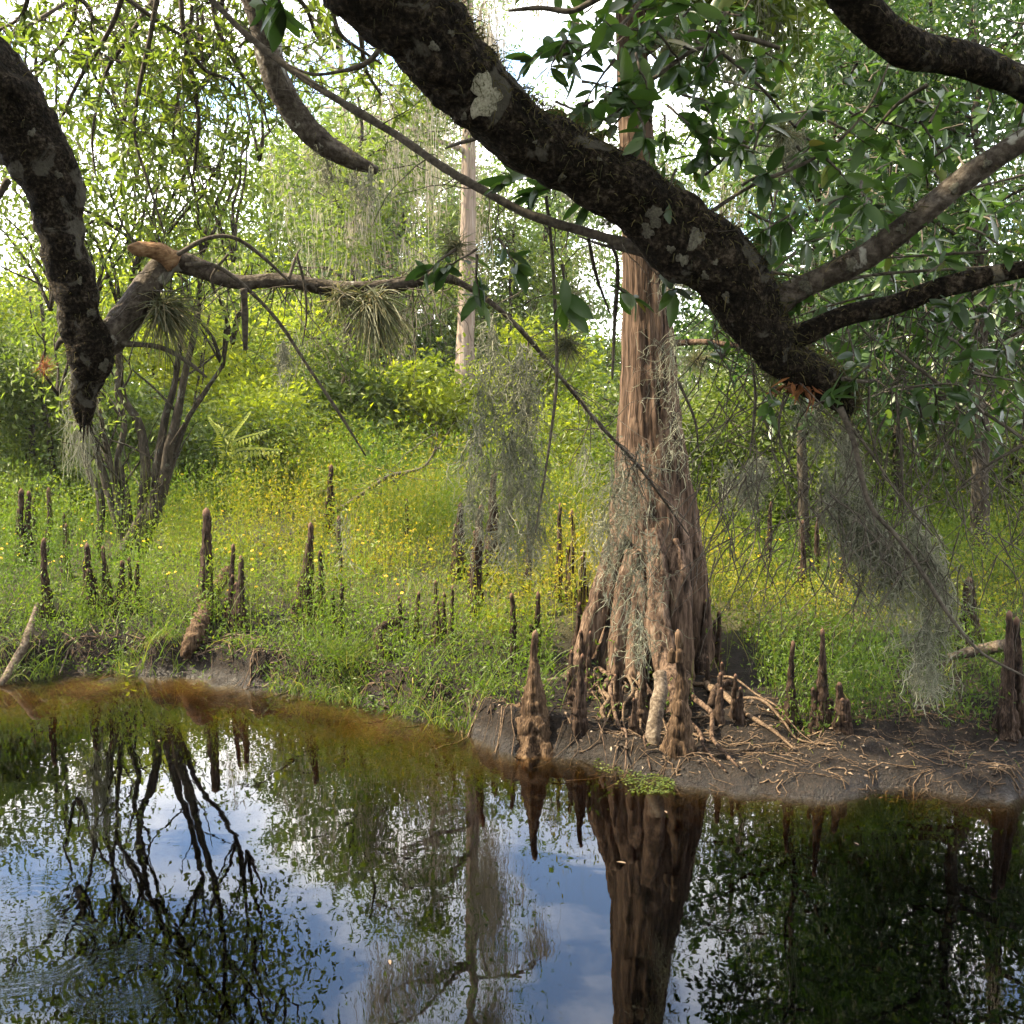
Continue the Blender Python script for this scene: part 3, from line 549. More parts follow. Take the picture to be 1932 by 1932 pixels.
# ------------------------------------------------------------------ the big cypress
CY_D = 10.25
def big_cypress():
    g = np.random.default_rng(5); d = CY_D
    prof = [(1330, 1080, 1345), (1250, 1095, 1338), (1200, 1112, 1332), (1150, 1126, 1328), (1100, 1136, 1326), (1050, 1146, 1322), (1000, 1152, 1318), (950, 1157, 1311), (900, 1161, 1302), (850, 1164, 1295), (800, 1167, 1288), (700, 1172, 1277), (600, 1175, 1268), (500, 1175, 1258), (350, 1171, 1240), (200, 1166, 1228), (50, 1162, 1217), (-200, 1155, 1204), (-700, 1140, 1180), (-1300, 1128, 1160)]
    rows = np.array([[*P((a+b)/2, y, d), (b-a)/2/F*d] for y, a, b in prof])
    base = np.array([rows[0, 0], d, gz(rows[0, 0], d)])
    t = thing('cypress_tree', 'large fluted bald cypress with flared buttress base at the water edge', 'tree', base)
    mb = MB()
    zmax = rows[-1, 2]; z0 = rows[0, 2]
    def shape(a, th):
        # a is the path parameter (0 base .. 1 top): flutes deepen toward the base
        k = np.exp(-a*4.2)
        ph = th+0.25*np.sin(3*a*6)
        lob = 0.36*np.abs(np.cos(3*ph+0.7))**0.8-0.10+0.13*np.cos(7*ph+1.1+a*5)+0.07*np.cos(13*ph+a*9)
        up = 0.055*np.cos(2*th+2.6)+0.035*np.cos(5*th+a*8)+0.02*np.cos(17*th+a*14)
        return (1+k*(lob-0.10)+(1-k)*up)*(1+0.012*np.cos(31*th+a*30))
    tube(mb, rows, n=190, segs=120, rough=0.035, freq=7, seed=3, shape=shape, detail=3)
    build(mb, 'trunk', M['cypress_bark'], t)
    # buttress roots running down to the mud
    roots = [([(1168, 1010), (1148, 1090), (1125, 1160), (1095, 1205), (1060, 1240)], [10.0, 9.95, 9.85, 9.75, 9.6], [.10, .12, .11, .08, .03]),
             ([(1195, 1040), (1180, 1130), (1168, 1210), (1158, 1270)], [9.9, 9.78, 9.65, 9.5], [.09, .11, .10, .04]),
             ([(1205, 1080), (1208, 1160), (1200, 1230), (1190, 1290)], [9.8, 9.65, 9.5, 9.35], [.07, .10, .09, .04]),
             ([(1232, 1000), (1242, 1090), (1240, 1170), (1258, 1240), (1272, 1300), (1276, 1360)], [9.85, 9.7, 9.55, 9.4, 9.1, 8.9], [.08, .10, .11, .12, .11, .07]),
             ([(1268, 1020), (1278, 1110), (1290, 1190), (1303, 1260)], [9.9, 9.75, 9.65, 9.5], [.09, .12, .11, .05]),
             ([(1298, 1000), (1312, 1090), (1322, 1160), (1340, 1215)], [10.1, 10.05, 9.95, 9.85], [.09, .12, .11, .04])]
    for k, (px, ds, rr) in enumerate(roots):
        mb = MB(); pts = np.array([P(a, b, c) for (a, b), c in zip(px, ds)])
        for q in pts[-2:]:
            q[2] = min(q[2], gz(q[0], q[1])+0.10)
        pts[-1][2] = gz(pts[-1][0], pts[-1][1])-0.06
        tube(mb, np.hstack([pts, np.array(rr)[:, None]]), n=44, segs=26, rough=0.10, freq=9, seed=40+k, shape=lambda a, th: 1+0.10*np.cos(5*th+a*4)+0.05*np.cos(11*th+a*9), detail=3)
        build(mb, 'buttress_root', M['cypress_bark'], t)
    for k in range(20):      # stringy roots from the flare down to the water
        a0 = 1105+g.random()*215; y0 = 1185+g.random()*70; ds = 9.75-.3*g.random(); x1 = a0+g.normal()*70+(a0-1215)*.3; pts = []
        for f in np.linspace(0, 1, 7):
            q = P(a0+(x1-a0)*f+g.normal()*5, y0, ds); yy = ds-(ds-(shore(q[0])+.05))*f*(.75+.25*(k % 3 == 0)); pts.append([q[0]+g.normal()*.03, yy, gz(q[0], yy)+.02+.09*(1-f)*abs(g.normal())*(f > 0)])
        mb = MB(); tube(mb, np.hstack([np.array(pts), np.linspace(.035, .008, 7)[:, None]*(.3+.9*g.random()**2)]), n=34, segs=9, rough=.25, freq=20, seed=k); build(mb, 'root', M['root' if k % 3 else 'cypress_bark'], t)
    # limbs, feathery crown and moss high above the picture
    ends = []
    for k, (py, dirx, dy_, L) in enumerate([(30, 1, 0.2, 1.6), (120, 1, -0.3, 1.3), (-150, -1, 0.5, 2.0), (-260, 1, 0.6, 2.2), (-420, -0.6, -0.8, 2.2), (-560, 0.8, 0.7, 2.2), (-700, -1, 0.3, 2.0), (-850, 0.7, -0.8, 1.8), (-1000, -0.4, 0.9, 1.6), (-1150, 0.6, 0.5, 1.3)]):
        q = np.array([np.interp(-py, [-p[0] for p in prof], rows[:, i]) for i in range(3)])
        e = q+np.array([dirx*L, dy_*L, 0.35*L if py < 0 else 0.7*L]); b = wander(q, e, 9, 0.08, g, 0.05, 0.01, sag=0.12); lm = MB(); tube(lm, b, n=18, segs=7, rough=0.1, freq=6)
        for s in range(6):
            q2 = b[3+int(g.random()*5.9), :3]; e2 = q2+g.normal(size=3)*np.array([0.5, 0.5, 0.25])+np.array([0, 0, -0.1]); b2 = wander(q2, e2, 6, 0.1, g, 0.012, 0.004, sag=0.2); tube(lm, b2, n=8, segs=4); ends += list(b2[2:, :3])
        build(lm, 'limb', M['cypress_bark'], t)
    # dead side branch low on the shaded side
    b = np.array([[*P(1262, 648, 10.1), .03], [*P(1330, 645, 9.9), .028], [*P(1400, 652, 9.7), .02], [*P(1470, 640, 9.5), .008]]); lm = MB(); tube(lm, b, n=14, segs=7, rough=.1, freq=9)
    build(lm, 'dead_limb', M['cypress_bark'], t)
    ends = np.array(ends); cc = ends[g.integers(0, len(ends), 150)]; pos = np.repeat(cc, 80, 0)+g.normal(size=(12000, 3))*np.array([0.26, 0.26, 0.16])
    cr_ = MB(); leaves(cr_, pos, g.normal(size=pos.shape)*np.array([1, 1, 0.4])+np.array([0, 0, -0.7]), 0.17, 0.045, g); build(cr_, 'crown', M['leaf_mid'], t, smooth=False)
    global cypress; cypress = t; lm = MB(); tube(lm, wander(np.array([rows[-4, 0], rows[-4, 1], 8.0]), np.array([-2.4, 12.2, 8.7]), 9, .06, g, .07, .02), n=24, segs=8, rough=.1, freq=6); build(lm, 'limb', M['cypress_bark'], t)  # unseen limb, added to carry the shading leaf clump
    ms = MB(); an = np.repeat(ends[g.integers(0, len(ends), 60)], 16, 0)+g.normal(size=(960, 3))*0.05
    ribbons(ms, moss_paths(an, 0.3+0.9*g.random(960), g), 0.007, g); tag(build(ms, 'hanging_moss', M['moss'], t, smooth=False), kind='stuff')
big_cypress()

# ------------------------------------------------------------------ cypress knees: (top px, base px, top width, base width, label key)
LB = {
 'edge': ('dark blunt cypress knee in yellow herbs beside the willow thicket', 'knees in the yellow herbs beside the willow thicket'),
 'rowL': ('small pointed cypress knee on the rooty left bank below the willow', 'pointed knees on the rooty bank below the willow'),
 'mid': ('slim dark cypress knee half sunk in the sunny meadow', 'slim knees half sunk in the sunny meadow'),
 'fam': ('slender brown cypress knee in the cluster beside the looped root', 'cluster of knees beside the looped root'),
 'back': ('dark cypress knee in the tall grass behind the hanging moss', 'knees in the tall grass'),
 'foot': ('short brown knee at the foot of the big fluted cypress', 'knees at the foot of the big cypress'),
 'rgt': ('cypress knee in shaded green herbs right of the big cypress', 'knees in the shade right of the big cypress'),
 'clus': ('stubby grey knee in the small cluster on the shaded mud edge', 'small knee cluster on the mud edge'),
}
KN = [
 (36, 921, 36, 1012, 13, 17, 'edge'), (54, 926, 53, 1009, 11, 16, 'edge'), (89, 919, 90, 1002, 10, 15, 'edge'), (65, 938, 66, 985, 8, 12, 'edge'), (122, 967, 121, 1022, 8, 12, 'edge'), (127, 987, 125, 1031, 8, 12, 'edge'),
 (82, 1014, 86, 1128, 11, 19, 'tall thin ringed cypress knee standing alone above the driftwood branch'), (167, 1023, 168, 1121, 12, 34, 'broad cone-shaped cypress knee with a pale stick leaning on it'), (200, 1029, 198, 1090, 8, 22, 'rowL'), (226, 1058, 226, 1130, 11, 22, 'rowL'), (244, 1051, 245, 1086, 8, 11, 'rowL'), (261, 1057, 254, 1120, 8, 20, 'rowL'),
 (388, 958, 393, 1103, 20, 30, 'thick blunt cypress knee with a yellow flower against it'), (442, 1026, 436, 1140, 9, 15, 'thin knobbly knee leaning on its fatter neighbour by the leaning log'), (454, 1048, 450, 1150, 11, 25, 'bulging knee with a pale split side by the leaning log'),
 (588, 985, 573, 1132, 13, 38, 'tall tapering cypress knee with a long slanting root foot'), (610, 1038, 604, 1123, 9, 19, 'shorter tapering knee joined beside the tall slanting-footed one'), (622, 876, 620, 960, 11, 19, 'dark knee behind the fallen arching branch'), (639, 972, 639, 1045, 10, 12, 'mid'), (644, 1097, 641, 1164, 9, 14, 'mid'), (632, 1110, 631, 1160, 6, 12, 'mid'),
 (754, 1125, 754, 1170, 9, 13, 'fam'), (785, 1118, 785, 1178, 8, 13, 'fam'), (822, 1094, 820, 1172, 8, 16, 'fam'), (835, 1116, 834, 1172, 9, 15, 'fam'), (853, 1106, 849, 1198, 7, 15, 'fam'), (826, 1135, 824, 1178, 7, 12, 'fam'),
 (870, 948, 868, 1028, 13, 26, 'back'), (824, 912, 824, 948, 9, 12, 'back'), (770, 941, 770, 982, 7, 10, 'back'), (888, 1002, 887, 1052, 8, 12, 'back'), (904, 951, 896, 1096, 17, 25, 'tall straight dark knee hung over by the moss curtain'), (936, 890, 922, 1038, 14, 40, 'massive leaning cone-shaped knee behind the moss curtain'),
 (907, 1067, 904, 1120, 8, 12, 'mid'), (962, 914, 963, 974, 8, 12, 'back'), (995, 985, 995, 1052, 9, 13, 'back'), (1058, 948, 1057, 1069, 9, 15, 'back'), (1079, 962, 1080, 1076, 10, 16, 'back'),
 (1106, 1036, 1104, 1118, 8, 17, 'foot'), (1099, 1048, 1095, 1120, 8, 14, 'foot'), (1085, 1135, 1082, 1208, 9, 18, 'foot'), (970, 1118, 970, 1206, 11, 17, 'dark upright knee in bright grass behind the front knee'), (1011, 1115, 1011, 1196, 10, 15, 'dark knee rising straight behind the big water-edge knee'),
 (1098, 1187, 1097, 1248, 9, 14, 'foot'), (1110, 1189, 1111, 1258, 8, 13, 'foot'), (1079, 1229, 1079, 1312, 10, 18, 'foot'), (1098, 1230, 1090, 1355, 9, 28, 'reddish bottle-shaped knee with twisted roots at the mud slope'), (1165, 1221, 1167, 1318, 9, 16, 'foot'), (1217, 1229, 1211, 1347, 10, 20, 'reddish-brown slanting knee beside the propped mottled log'), (1196, 1314, 1196, 1370, 8, 15, 'foot'),
 (1333, 1132, 1323, 1228, 9, 24, 'orange-scarred leaning knee against the shaded buttress'), (1346, 1168, 1345, 1208, 7, 11, 'rgt'), (1356, 1151, 1355, 1214, 9, 13, 'rgt'), (1335, 1240, 1335, 1284, 8, 10, 'rgt'),
 (1357, 1269, 1357, 1350, 11, 17, 'clus'), (1369, 1248, 1369, 1288, 9, 13, 'clus'), (1385, 1269, 1384, 1340, 8, 14, 'clus'), (1397, 1295, 1397, 1352, 8, 16, 'clus'),
 (1453, 946, 1449, 1042, 8, 18, 'reddish bent knee against dark green shrubs'), (1545, 953, 1542, 1028, 7, 13, 'rgt'), (1515, 980, 1517, 1062, 8, 14, 'rgt'), (1586, 1060, 1585, 1110, 8, 11, 'rgt'),
 (1500, 1207, 1490, 1353, 10, 24, 'knobbly grey knee with crooked top at the shaded mud edge'), (1551, 1184, 1550, 1364, 11, 32, 'tallest dark knee with broad base at the shaded mud edge'), (1592, 1284, 1588, 1368, 16, 25, 'short thick flat-topped knee at the shaded mud edge'),
 (1827, 1090, 1833, 1186, 22, 44, 'broad stump-like knee in deep shade under the small crooked tree'), (1800, 1118, 1791, 1165, 9, 16, 'small leaning knee next to the broad stump-like one'),
]
KNEE_POS = []
def knee_mesh(mb, base, top, r0, r1, seed, flute=0.0, mud=0.18, power=1.7, segs=22, ridges=None):
    g = np.random.default_rng(seed); n = 46
    f = np.linspace(0, 1, n); H = np.linalg.norm(top-base)
    w = np.cumsum(g.normal(size=(n, 3)), 0); w -= w[0]+(w[-1]-w[0])*f[:, None]; w *= 0.022*H/math.sqrt(n)*np.array([1, 1, 0])
    c = base+(top-base)*f[:, None]+w
    prof = r1+(r0-r1)*(1-f)**power
    prof = prof*(1+0.07*np.sin(f*(9+6*g.random())*2*math.pi*0.5+g.random()*6)*(1-0.5*f)+0.05*vnoise(np.stack([f*9, 0*f+seed, 0*f], -1), 1.0, seed))
    cap = np.clip((1-f)/max(1.1*r1*2/H, 0.02), 0, 1); prof = prof*np.sqrt(np.clip(1-(1-cap)**2, 0.02, 1))
    c = np.vstack([c[0]-np.array([0, 0, mud]), c]); prof = np.concatenate([[prof[0]*1.1], prof])
    ph, k5 = g.random()*6, int(g.integers(4, 8)) if ridges is None else ridges
    sh = lambda a, th: 1+(0.10+flute)*np.exp(-a*3.2)*np.cos(k5*th+ph+a*2)+0.05*np.cos(3*th+ph*2+a*6)+0.05*np.exp(-a*1.2)*np.cos(11*th+a*4)
    n0 = mb.n
    tube(mb, np.hstack([c, prof[:, None]]), segs=segs, rough=0.15, freq=26, seed=seed, shape=sh, resample=False, detail=3)
    mb.a[-1][:] = np.append(np.repeat(np.concatenate([[0], f]), segs), [0, 1])
def knee(tx, ty, bx, by, wt_, wb, key, seed):
    b = G(bx, by, 0.38 if by < 1110 else (0.20 if by < 1260 else 0.06)); d = b[1]; top = P(tx, ty, d); k = d/F
    b = np.array([b[0], d, gz(b[0], d)])
    g = np.random.default_rng(seed+7); top[1] += g.normal()*0.03
    top[0] += g.normal()*.02; mb = MB(); knee_mesh(mb, b, top, wb/2*k*1.35, wt_/2*k*.78, seed, flute=0.06 if wb > 22 else 0.0)
    if wb > 13 and g.random() < .6:
        for j in range(1+int(g.random() < .4)):
            a_ = g.random()*6.28; hb = b+np.array([math.cos(a_), math.sin(a_)*.6, 0])*wb/2*k*(.8+.5*g.random()); f_ = .30+.45*g.random(); knee_mesh(mb, hb, hb+(top-b)*f_+np.array([math.cos(a_), 0, 0])*.03*g.random(), wb/2*k*.8, wt_/2*k*.8, seed+300+j)
    o = build(mb, 'cypress_knee', M['knee'], loc=b)
    lab, grp = LB[key] if key in LB else (key, 'cypress knees along the bank')
    tag(o, lab, 'cypress knee', grp); KNEE_POS.append((b[0], d, wb/2*k))
for k, q in enumerate(KN): knee(*q, seed=500+k)

# the two big water-edge knees and the twin one on the shaded side
def big_knee(label, parts, roots, mat, bumps=()):
    tx, ty, bx, by, w1, w0, d = parts[0]; b = P(bx, by, d); b[2] = max(gz(b[0], d), -0.1)-0.02
    t = thing('cypress_knee', label, 'cypress knee', b, 'cypress knees along the bank'); k = d/F
    for j, (tx, ty, bx, by, w1, w0, d) in enumerate(parts):
        bb = P(bx, by, d); bb[2] = min(gz(bb[0], d), -0.06) if tx < 1500 else gz(bb[0], d)-.05; top = P(tx, ty, d); mb = MB()
        knee_mesh(mb, bb, top, w0/2*k, w1/2*k, 900+j+int(tx), flute=0.02, power=2.1, segs=56, ridges=7, mud=0.12); build(mb, 'spire', M[mat], t)
    for j, (pts, r0, r1) in enumerate(roots):
        mb = MB(); q = np.array([P(a, b_, c_) for a, b_, c_ in pts]); q[-1, 2] = gz(q[-1, 0], q[-1, 1])-0.04
        tube(mb, np.hstack([q, np.linspace(r0, r1, len(q))[:, None]]), n=24, segs=12, rough=0.2, freq=16, seed=j, shape=lambda a, th: 1+0.1*np.cos(4*th+a*3)); build(mb, 'root', M[mat], t)
    for (a, b_, c_, r) in bumps:
        mb = MB(); q = P(a, b_, c_); tube(mb, np.array([[*q-np.array([0, 0, r*3]), r*1.2], [*q-np.array([0, 0, r]), r*1.1], [*q, r*0.9], [*q+np.array([0, 0, r*0.6]), r*0.3]]), n=12, segs=12, rough=.12, freq=20); build(mb, 'knob', M[mat], t)
    KNEE_POS.append((b[0], b[1], 0.15))
dk = Wt(1008, 1418)[1]+0.12
big_knee('tall brown spired knee with splayed wet base standing in the water edge', [(1011, 1188, 1008, 1420, 12, 118, dk)],
         [([(985, 1340, dk+.1), (965, 1345, dk+.25), (958, 1330, dk+.5)], .07, .05)], 'knee_wet')
d2 = Wt(1285, 1462)[1]+0.16
big_knee('double-knobbed mossy knee with tall base beside the propped mottled log', [(1279, 1187, 1280, 1450, 14, 92, d2)],
         [], 'knee_wet',
         bumps=[(1268, 1228, d2-.02, .03), (1282, 1228, d2-.04, .03), (1283, 1325, d2-.12, .035)])
d3 = G(1905, 1386)[1]
big_knee('twin-spired dark knee with wide base on the shaded bank', [(1905, 1152, 1898, 1380, 13, 54, d3), (1918, 1163, 1928, 1384, 13, 46, d3+.06)],
         [], 'knee')

# looped root, logs, driftwood
def wood(name, label, cat, pts, radii, mat, seed=0, n=40, segs=12, rough=0.12, freq=14, group=None, sink=None):
    q = np.array([P(*p) if p[2] > 0 else G(p[0], p[1], -p[2]) for p in pts]); base = q[-1].copy()
    mb = MB(); tube(mb, np.hstack([q, np.array(radii)[:, None]]), n=n, segs=segs, rough=rough, freq=freq, seed=seed, detail=3)
    o = build(mb, name, M[mat], loc=base); return tag(o, label, cat, group)
def gd(px, py): return float(G(px, py)[1])
e = gd(735, 1248)
wood('looped_root', 'bent cypress root looping out of the grass down to the mud', 'root', [(768, 1163, e+.5), (745, 1172, e+.35), (722, 1183, e+.2), (713, 1198, e+.1), (722, 1222, e+.05), (733, 1245, e+.02), (738, 1262, e)], [.03, .04, .045, .055, .06, .055, .05], 'knee', 1)
wood('leaning_log', 'rotten brown log sloping from the herbs down to the dark bank hole', 'log', [(430, 1075, gd(430, 1140)+.3), (412, 1105, gd(405, 1150)+.2), (390, 1140, gd(390, 1175)+.1), (378, 1175, gd(375, 1210)), (362, 1210, gd(362, 1225)-.02), (348, 1238, gd(350, 1238)-.05)], [.06, .07, .075, .085, .09, .05], 'knee_wet', 2, rough=.22, freq=24, n=110, segs=28)
wood('driftwood_branch', 'pale bare driftwood branch slanting into the water by the left bank', 'branch', [(70, 1140, gd(70, 1200)+.3), (58, 1180, gd(58, 1215)+.1), (48, 1215, gd(48, 1240)), (25, 1255, gd(25, 1265)-.05), (2, 1290, gd(10, 1280)-.2)], [.02, .035, .05, .045, .03], 'deadwood', 3)
lg = Wt(1235, 1452)[1]
wood('mottled_log', 'mottled grey broken log propped upright between knees at the water', 'log', [(1245, 1272, lg+.62), (1247, 1300, lg+.5), (1240, 1340, lg+.35), (1232, 1385, lg+.22), (1230, 1420, lg+.12), (1236, 1440, lg+.02), (1246, 1455, lg-.06)], [.055, .058, .062, .056, .056, .05, .045], 'deadwood', 4, rough=.2, freq=16)
wood('fallen_log', 'short grey log lying on the mud behind the tall spired knee', 'log', [(975, 1312, dk+.7), (1020, 1298, dk+.8), (1062, 1283, dk+.85), (1090, 1280, dk+.9)], [.05, .055, .05, .035], 'deadwood', 5)
wood('twisted_root', 'twisted orange-brown root arching over the mud beside the bottle-shaped knee', 'root', [(1088, 1318, dk+.45), (1075, 1335, dk+.4), (1055, 1345, dk+.35), (1048, 1362, dk+.28), (1062, 1392, dk+.2), (1090, 1420, dk+.12)], [.025, .03, .035, .035, .03, .015], 'root', 6)
wood('bent_root', 'dark bent root bridging the small grey knee cluster', 'root', [(1340, 1332, gd(1340, 1338)), (1352, 1300, gd(1340, 1338)+.1), (1375, 1288, gd(1340, 1338)+.2), (1392, 1300, gd(1340, 1338)+.2)], [.03, .035, .03, .02], 'knee', 7)
wood('pale_log', 'pale grey log lying behind the twin-spired knee', 'log', [(1790, 1240, d3+.7), (1830, 1230, d3+.7), (1870, 1222, d3+.65), (1905, 1215, d3+.5)], [.03, .05, .055, .05], 'deadwood', 8)
for k, (lab, pts) in enumerate([
    ('long pale stick leaning from the cone-shaped knee down the bank', [(172, 1060), (185, 1110), (205, 1155), (222, 1185), (215, 1210), (190, 1240)]),
    ('thin grey stick lying slantwise above the pale sand', [(300, 1170), (272, 1205), (250, 1235)]),
    ('forked pale twig lying on the left mud bank', [(240, 1218), (215, 1230), (190, 1232)]),
    ('thin upright dead stick in the left mud bank', [(140, 1190), (128, 1230), (112, 1272)])]):
    wood('dead_stick', lab, 'stick', [(a, b, -.04) for a, b in pts], np.linspace(.012, .007, len(pts)), 'deadwood', 20+k, n=24, segs=6, rough=.2, freq=20)
g = np.random.default_rng(66)
for k in range(22):
    a = 20+g.random()*620; b = 1195+g.random()*75+(a > 450)*(a-450)*.18; ln = 25+60*g.random(); an = -.9+g.normal()*.7; pts = [(a+math.cos(an)*ln*f, b+math.sin(an)*ln*f*.7+6*math.sin(3*f+k)) for f in (0, .33, .66, 1)]
    wood('dead_stick', 'thin dead stick strewn on the left mud bank', 'stick', [(p, q, -(.03+.05*j*g.random())) for j, (p, q) in enumerate(pts)], np.linspace(.009, .004, 4)*(.6+.9*g.random()), 'deadwood' if k % 3 else 'root', 60+k, n=16, segs=5, rough=.2, freq=20, group='thin dead sticks on the left mud bank')
# fallen arching branch over the meadow
ar = gd(560, 1010)
def fallen_branch():
    b0 = G(548, 1012); t = thing('fallen_branch', 'long dark fallen branch arching over the meadow with dead twigs', 'branch', b0); g = np.random.default_rng(9)
    mb = MB(); q = np.array([b0]+[P(a, b, ar) for a, b in [(600, 980), (650, 955), (700, 920), (735, 898), (770, 890), (800, 880), (820, 850), (825, 815)]])
    tube(mb, np.hstack([q, np.linspace(.045, .012, len(q))[:, None]]), n=44, segs=8, rough=.15, freq=8); build(mb, 'branch', M['twig'], t)
    tw = MB()
    for k in range(26):
        a = q[1+int(g.random()*7.9)]+g.normal(size=3)*0.03; e = a+np.array([g.normal()*.5, g.normal()*.3, g.normal()*.35]); tube(tw, wander(a, e, 7, .12, g, .008, .003), n=9, segs=4)
    build(tw, 'twigs', M['twig'], t)
fallen_branch()

# ------------------------------------------------------------------ overhanging oaks on the near bank
def px_rows(pts, d0, d1):
    """pts (px, py, width px); depth runs d0..d1 along the limb"""
    n = len(pts); out = []
    for i_, (a, b, w) in enumerate(pts):
        d = d0+(d1-d0)*i_/(n-1); out.append([*P(a, b, d), w/2*d/F])
    return np.array(out)
def fuzz(mb, c, nr, R, n, g, L=(0.015, 0.065), top_bias=0.6):
    K, S = R.shape; i_ = g.integers(2, K-2, n); j = g.integers(0, S, n); nn = nr[i_, j]
    keep = (nn[:, 2]*top_bias+g.random(n)) > 0.45; i_, j, nn = i_[keep], j[keep], nn[keep]; m_ = len(i_)
    b = c[i_]+nn*R[i_, j][:, None]*0.97+g.normal(size=(m_, 3))*0.006; L = L[0]+(L[1]-L[0])*g.random(m_)**2
    d = unit(nn+g.normal(size=(m_, 3))*0.7); p = np.stack([b, b+d*L[:, None]*0.5, b+unit(d+np.array([0, 0, -0.35]))*L[:, None]], 1)
    ribbons(mb, p, 0.004, g)
from mathutils.bvhtree import BVHTree
def lichen_blob(limb, spots):
    """thin crusts pressed onto the bark: spots (px, py, half size px, seed)"""
    me = limb.data; off = BASE[limb.name]; vs = np.empty(len(me.vertices)*3, np.float32); me.vertices.foreach_get('co', vs); vs = vs.reshape(-1, 3)+off
    bv = BVHTree.FromPolygons([Vector(q) for q in vs], [tuple(p.vertices) for p in me.polygons])
    o_ = Vector((0, 0, CAM_H))
    for (a, b, s, sd) in spots:
        g = np.random.default_rng(sd); n = 30; th = np.linspace(0, 2*np.pi, n, endpoint=False); ph = g.random(5)*6.28
        rr = s*(1+0.22*np.cos(2*th+ph[0])+0.20*np.cos(3*th+ph[1])+0.13*np.cos(5*th+ph[2])+0.09*np.cos(9*th+ph[3])+0.06*np.cos(14*th+ph[4]))
        pts = [(a, b, 1.0)]+[(a+rr[j]*f*math.cos(th[j]), b+rr[j]*f*math.sin(th[j])*1.1, hgt) for f, hgt in ((.35, 1.0), (.7, 1.0), (.92, .8), (1.0, -.8)) for j in range(n)]
        V = []; bad = False; last = None
        for (x_, y_, hgt) in pts:
            hit, nn, _, _ = bv.ray_cast(o_, Vector(ray(x_, y_)).normalized())
            if hit is None: bad = True; break
            V.append(np.array(hit)+np.array(nn)*.0035*hgt)
        if bad: continue
        j = np.arange(n); j2 = (j+1) % n; p3 = np.stack([0*j, 1+j, 1+j2], -1)
        q = [np.stack([1+k*n+j, 1+(k+1)*n+j, 1+(k+1)*n+j2, 1+k*n+j2], -1) for k in range(3)]
        mb = MB(); mb.add(np.array(V), p3, np.concatenate(q)); build(mb, 'lichen_patch', M['lichen' if s > 20 else 'lichen_dull'], limb)

# leaf shape shared by every single leaf object
def leaf_shape():
    t = np.array([0, .12, .3, .5, .7, .88, 1.0]); w = np.array([0.02, .30, .47, .5, .42, .22, 0.0]); V = []; q = []
    for a, b in zip(t, w):
        dz = -0.12*a*a
        V += [(a, -b*.36, dz+b*.09), (a, 0, dz), (a, b*.36, dz+b*.09)]
    for k in range(len(t)-1):
        q += [(k*3, k*3+1, k*3+4, k*3+3), (k*3+1, k*3+2, k*3+5, k*3+4)]
    return np.array(V), np.array(q)
LV, LQ = leaf_shape()
LEAF_ME = []
for k, r in enumerate((0.1, 0.3, 0.45, 0.6, 0.75, 0.85, 0.97)):
    LEAF_ME.append(mesh_np('leaf', LV, [LQ], M['leaf_near'], {'rnd': np.full(len(LV), r)}))
def big_leaves(mb, pos, dr, nrm, L, g):
    dr = unit(dr); side = unit(np.cross(nrm, dr)); up = np.cross(dr, side)
    v = pos[:, None]+L[:, None, None]*(LV[None, :, 0:1]*dr[:, None]+LV[None, :, 1:2]*side[:, None]+LV[None, :, 2:3]*up[:, None])
    n = len(pos); q = (np.arange(n)[:, None, None]*len(LV)+LQ[None]).reshape(-1, 4); mb.add(v, None, q, np.repeat(np.clip(0.45+0.25*g.normal(size=n), 0, 0.93), len(LV)))
LEAVES_LEFT = [290]
def spray(parent, a, b, d0, d1, g, nl=10, L=0.105, pool=None, singles=True):
    """a leafy twig from pixel a to pixel b: twig + alternate leaves crowded at the tip"""
    p0, p1 = P(*a, d0), P(*b, d1); tw = wander(p0, p1, 9, 0.06, g, 0.006, 0.0025, sag=0.06)
    f = np.concatenate([np.linspace(0.35, 0.9, nl//2), 0.93+0.07*g.random(nl-nl//2)]); i_ = np.clip((f*8).astype(int), 0, 7)
    pos = tw[i_, :3]+(tw[i_+1, :3]-tw[i_, :3])*(f*8-i_)[:, None]; ax = unit(tw[i_+1, :3]-tw[i_, :3])
    dr = unit(ax*0.6+unit(g.normal(size=(nl, 3)))*0.9+np.array([0, 0, -0.15])); nrm = unit(np.array([0, 0, 1.0])+g.normal(size=(nl, 3))*0.8); ln = L*(0.45+0.8*g.random(nl))
    if singles and LEAVES_LEFT[0] >= nl:
        LEAVES_LEFT[0] -= nl; mb = MB(); tube(mb, tw, n=12, segs=5, cap=False); o = build(mb, 'leaf_spray', M['twig'], parent); pb = BASE[o.name]
        for k in range(nl):
            lf = bpy.data.objects.new('leaf', LEAF_ME[int(g.integers(0, 5))] if g.random() < .95 else LEAF_ME[int(g.integers(5, 7))]); COL.objects.link(lf)
            sd = unit(np.cross(nrm[k], dr[k])); up = np.cross(dr[k], sd)
            mt = Matrix((( *[dr[k][0], sd[0], up[0]],), ( *[dr[k][1], sd[1], up[1]],), ( *[dr[k][2], sd[2], up[2]],)))
            lf.parent = o; lf.matrix_local = Matrix.Translation(Vector(pos[k]-pb)) @ mt.to_4x4() @ Matrix.Scale(ln[k], 4)
    else:
        tube(pool[0], tw, n=8, segs=4, cap=False); big_leaves(pool[1], pos, dr, nrm, ln, g)

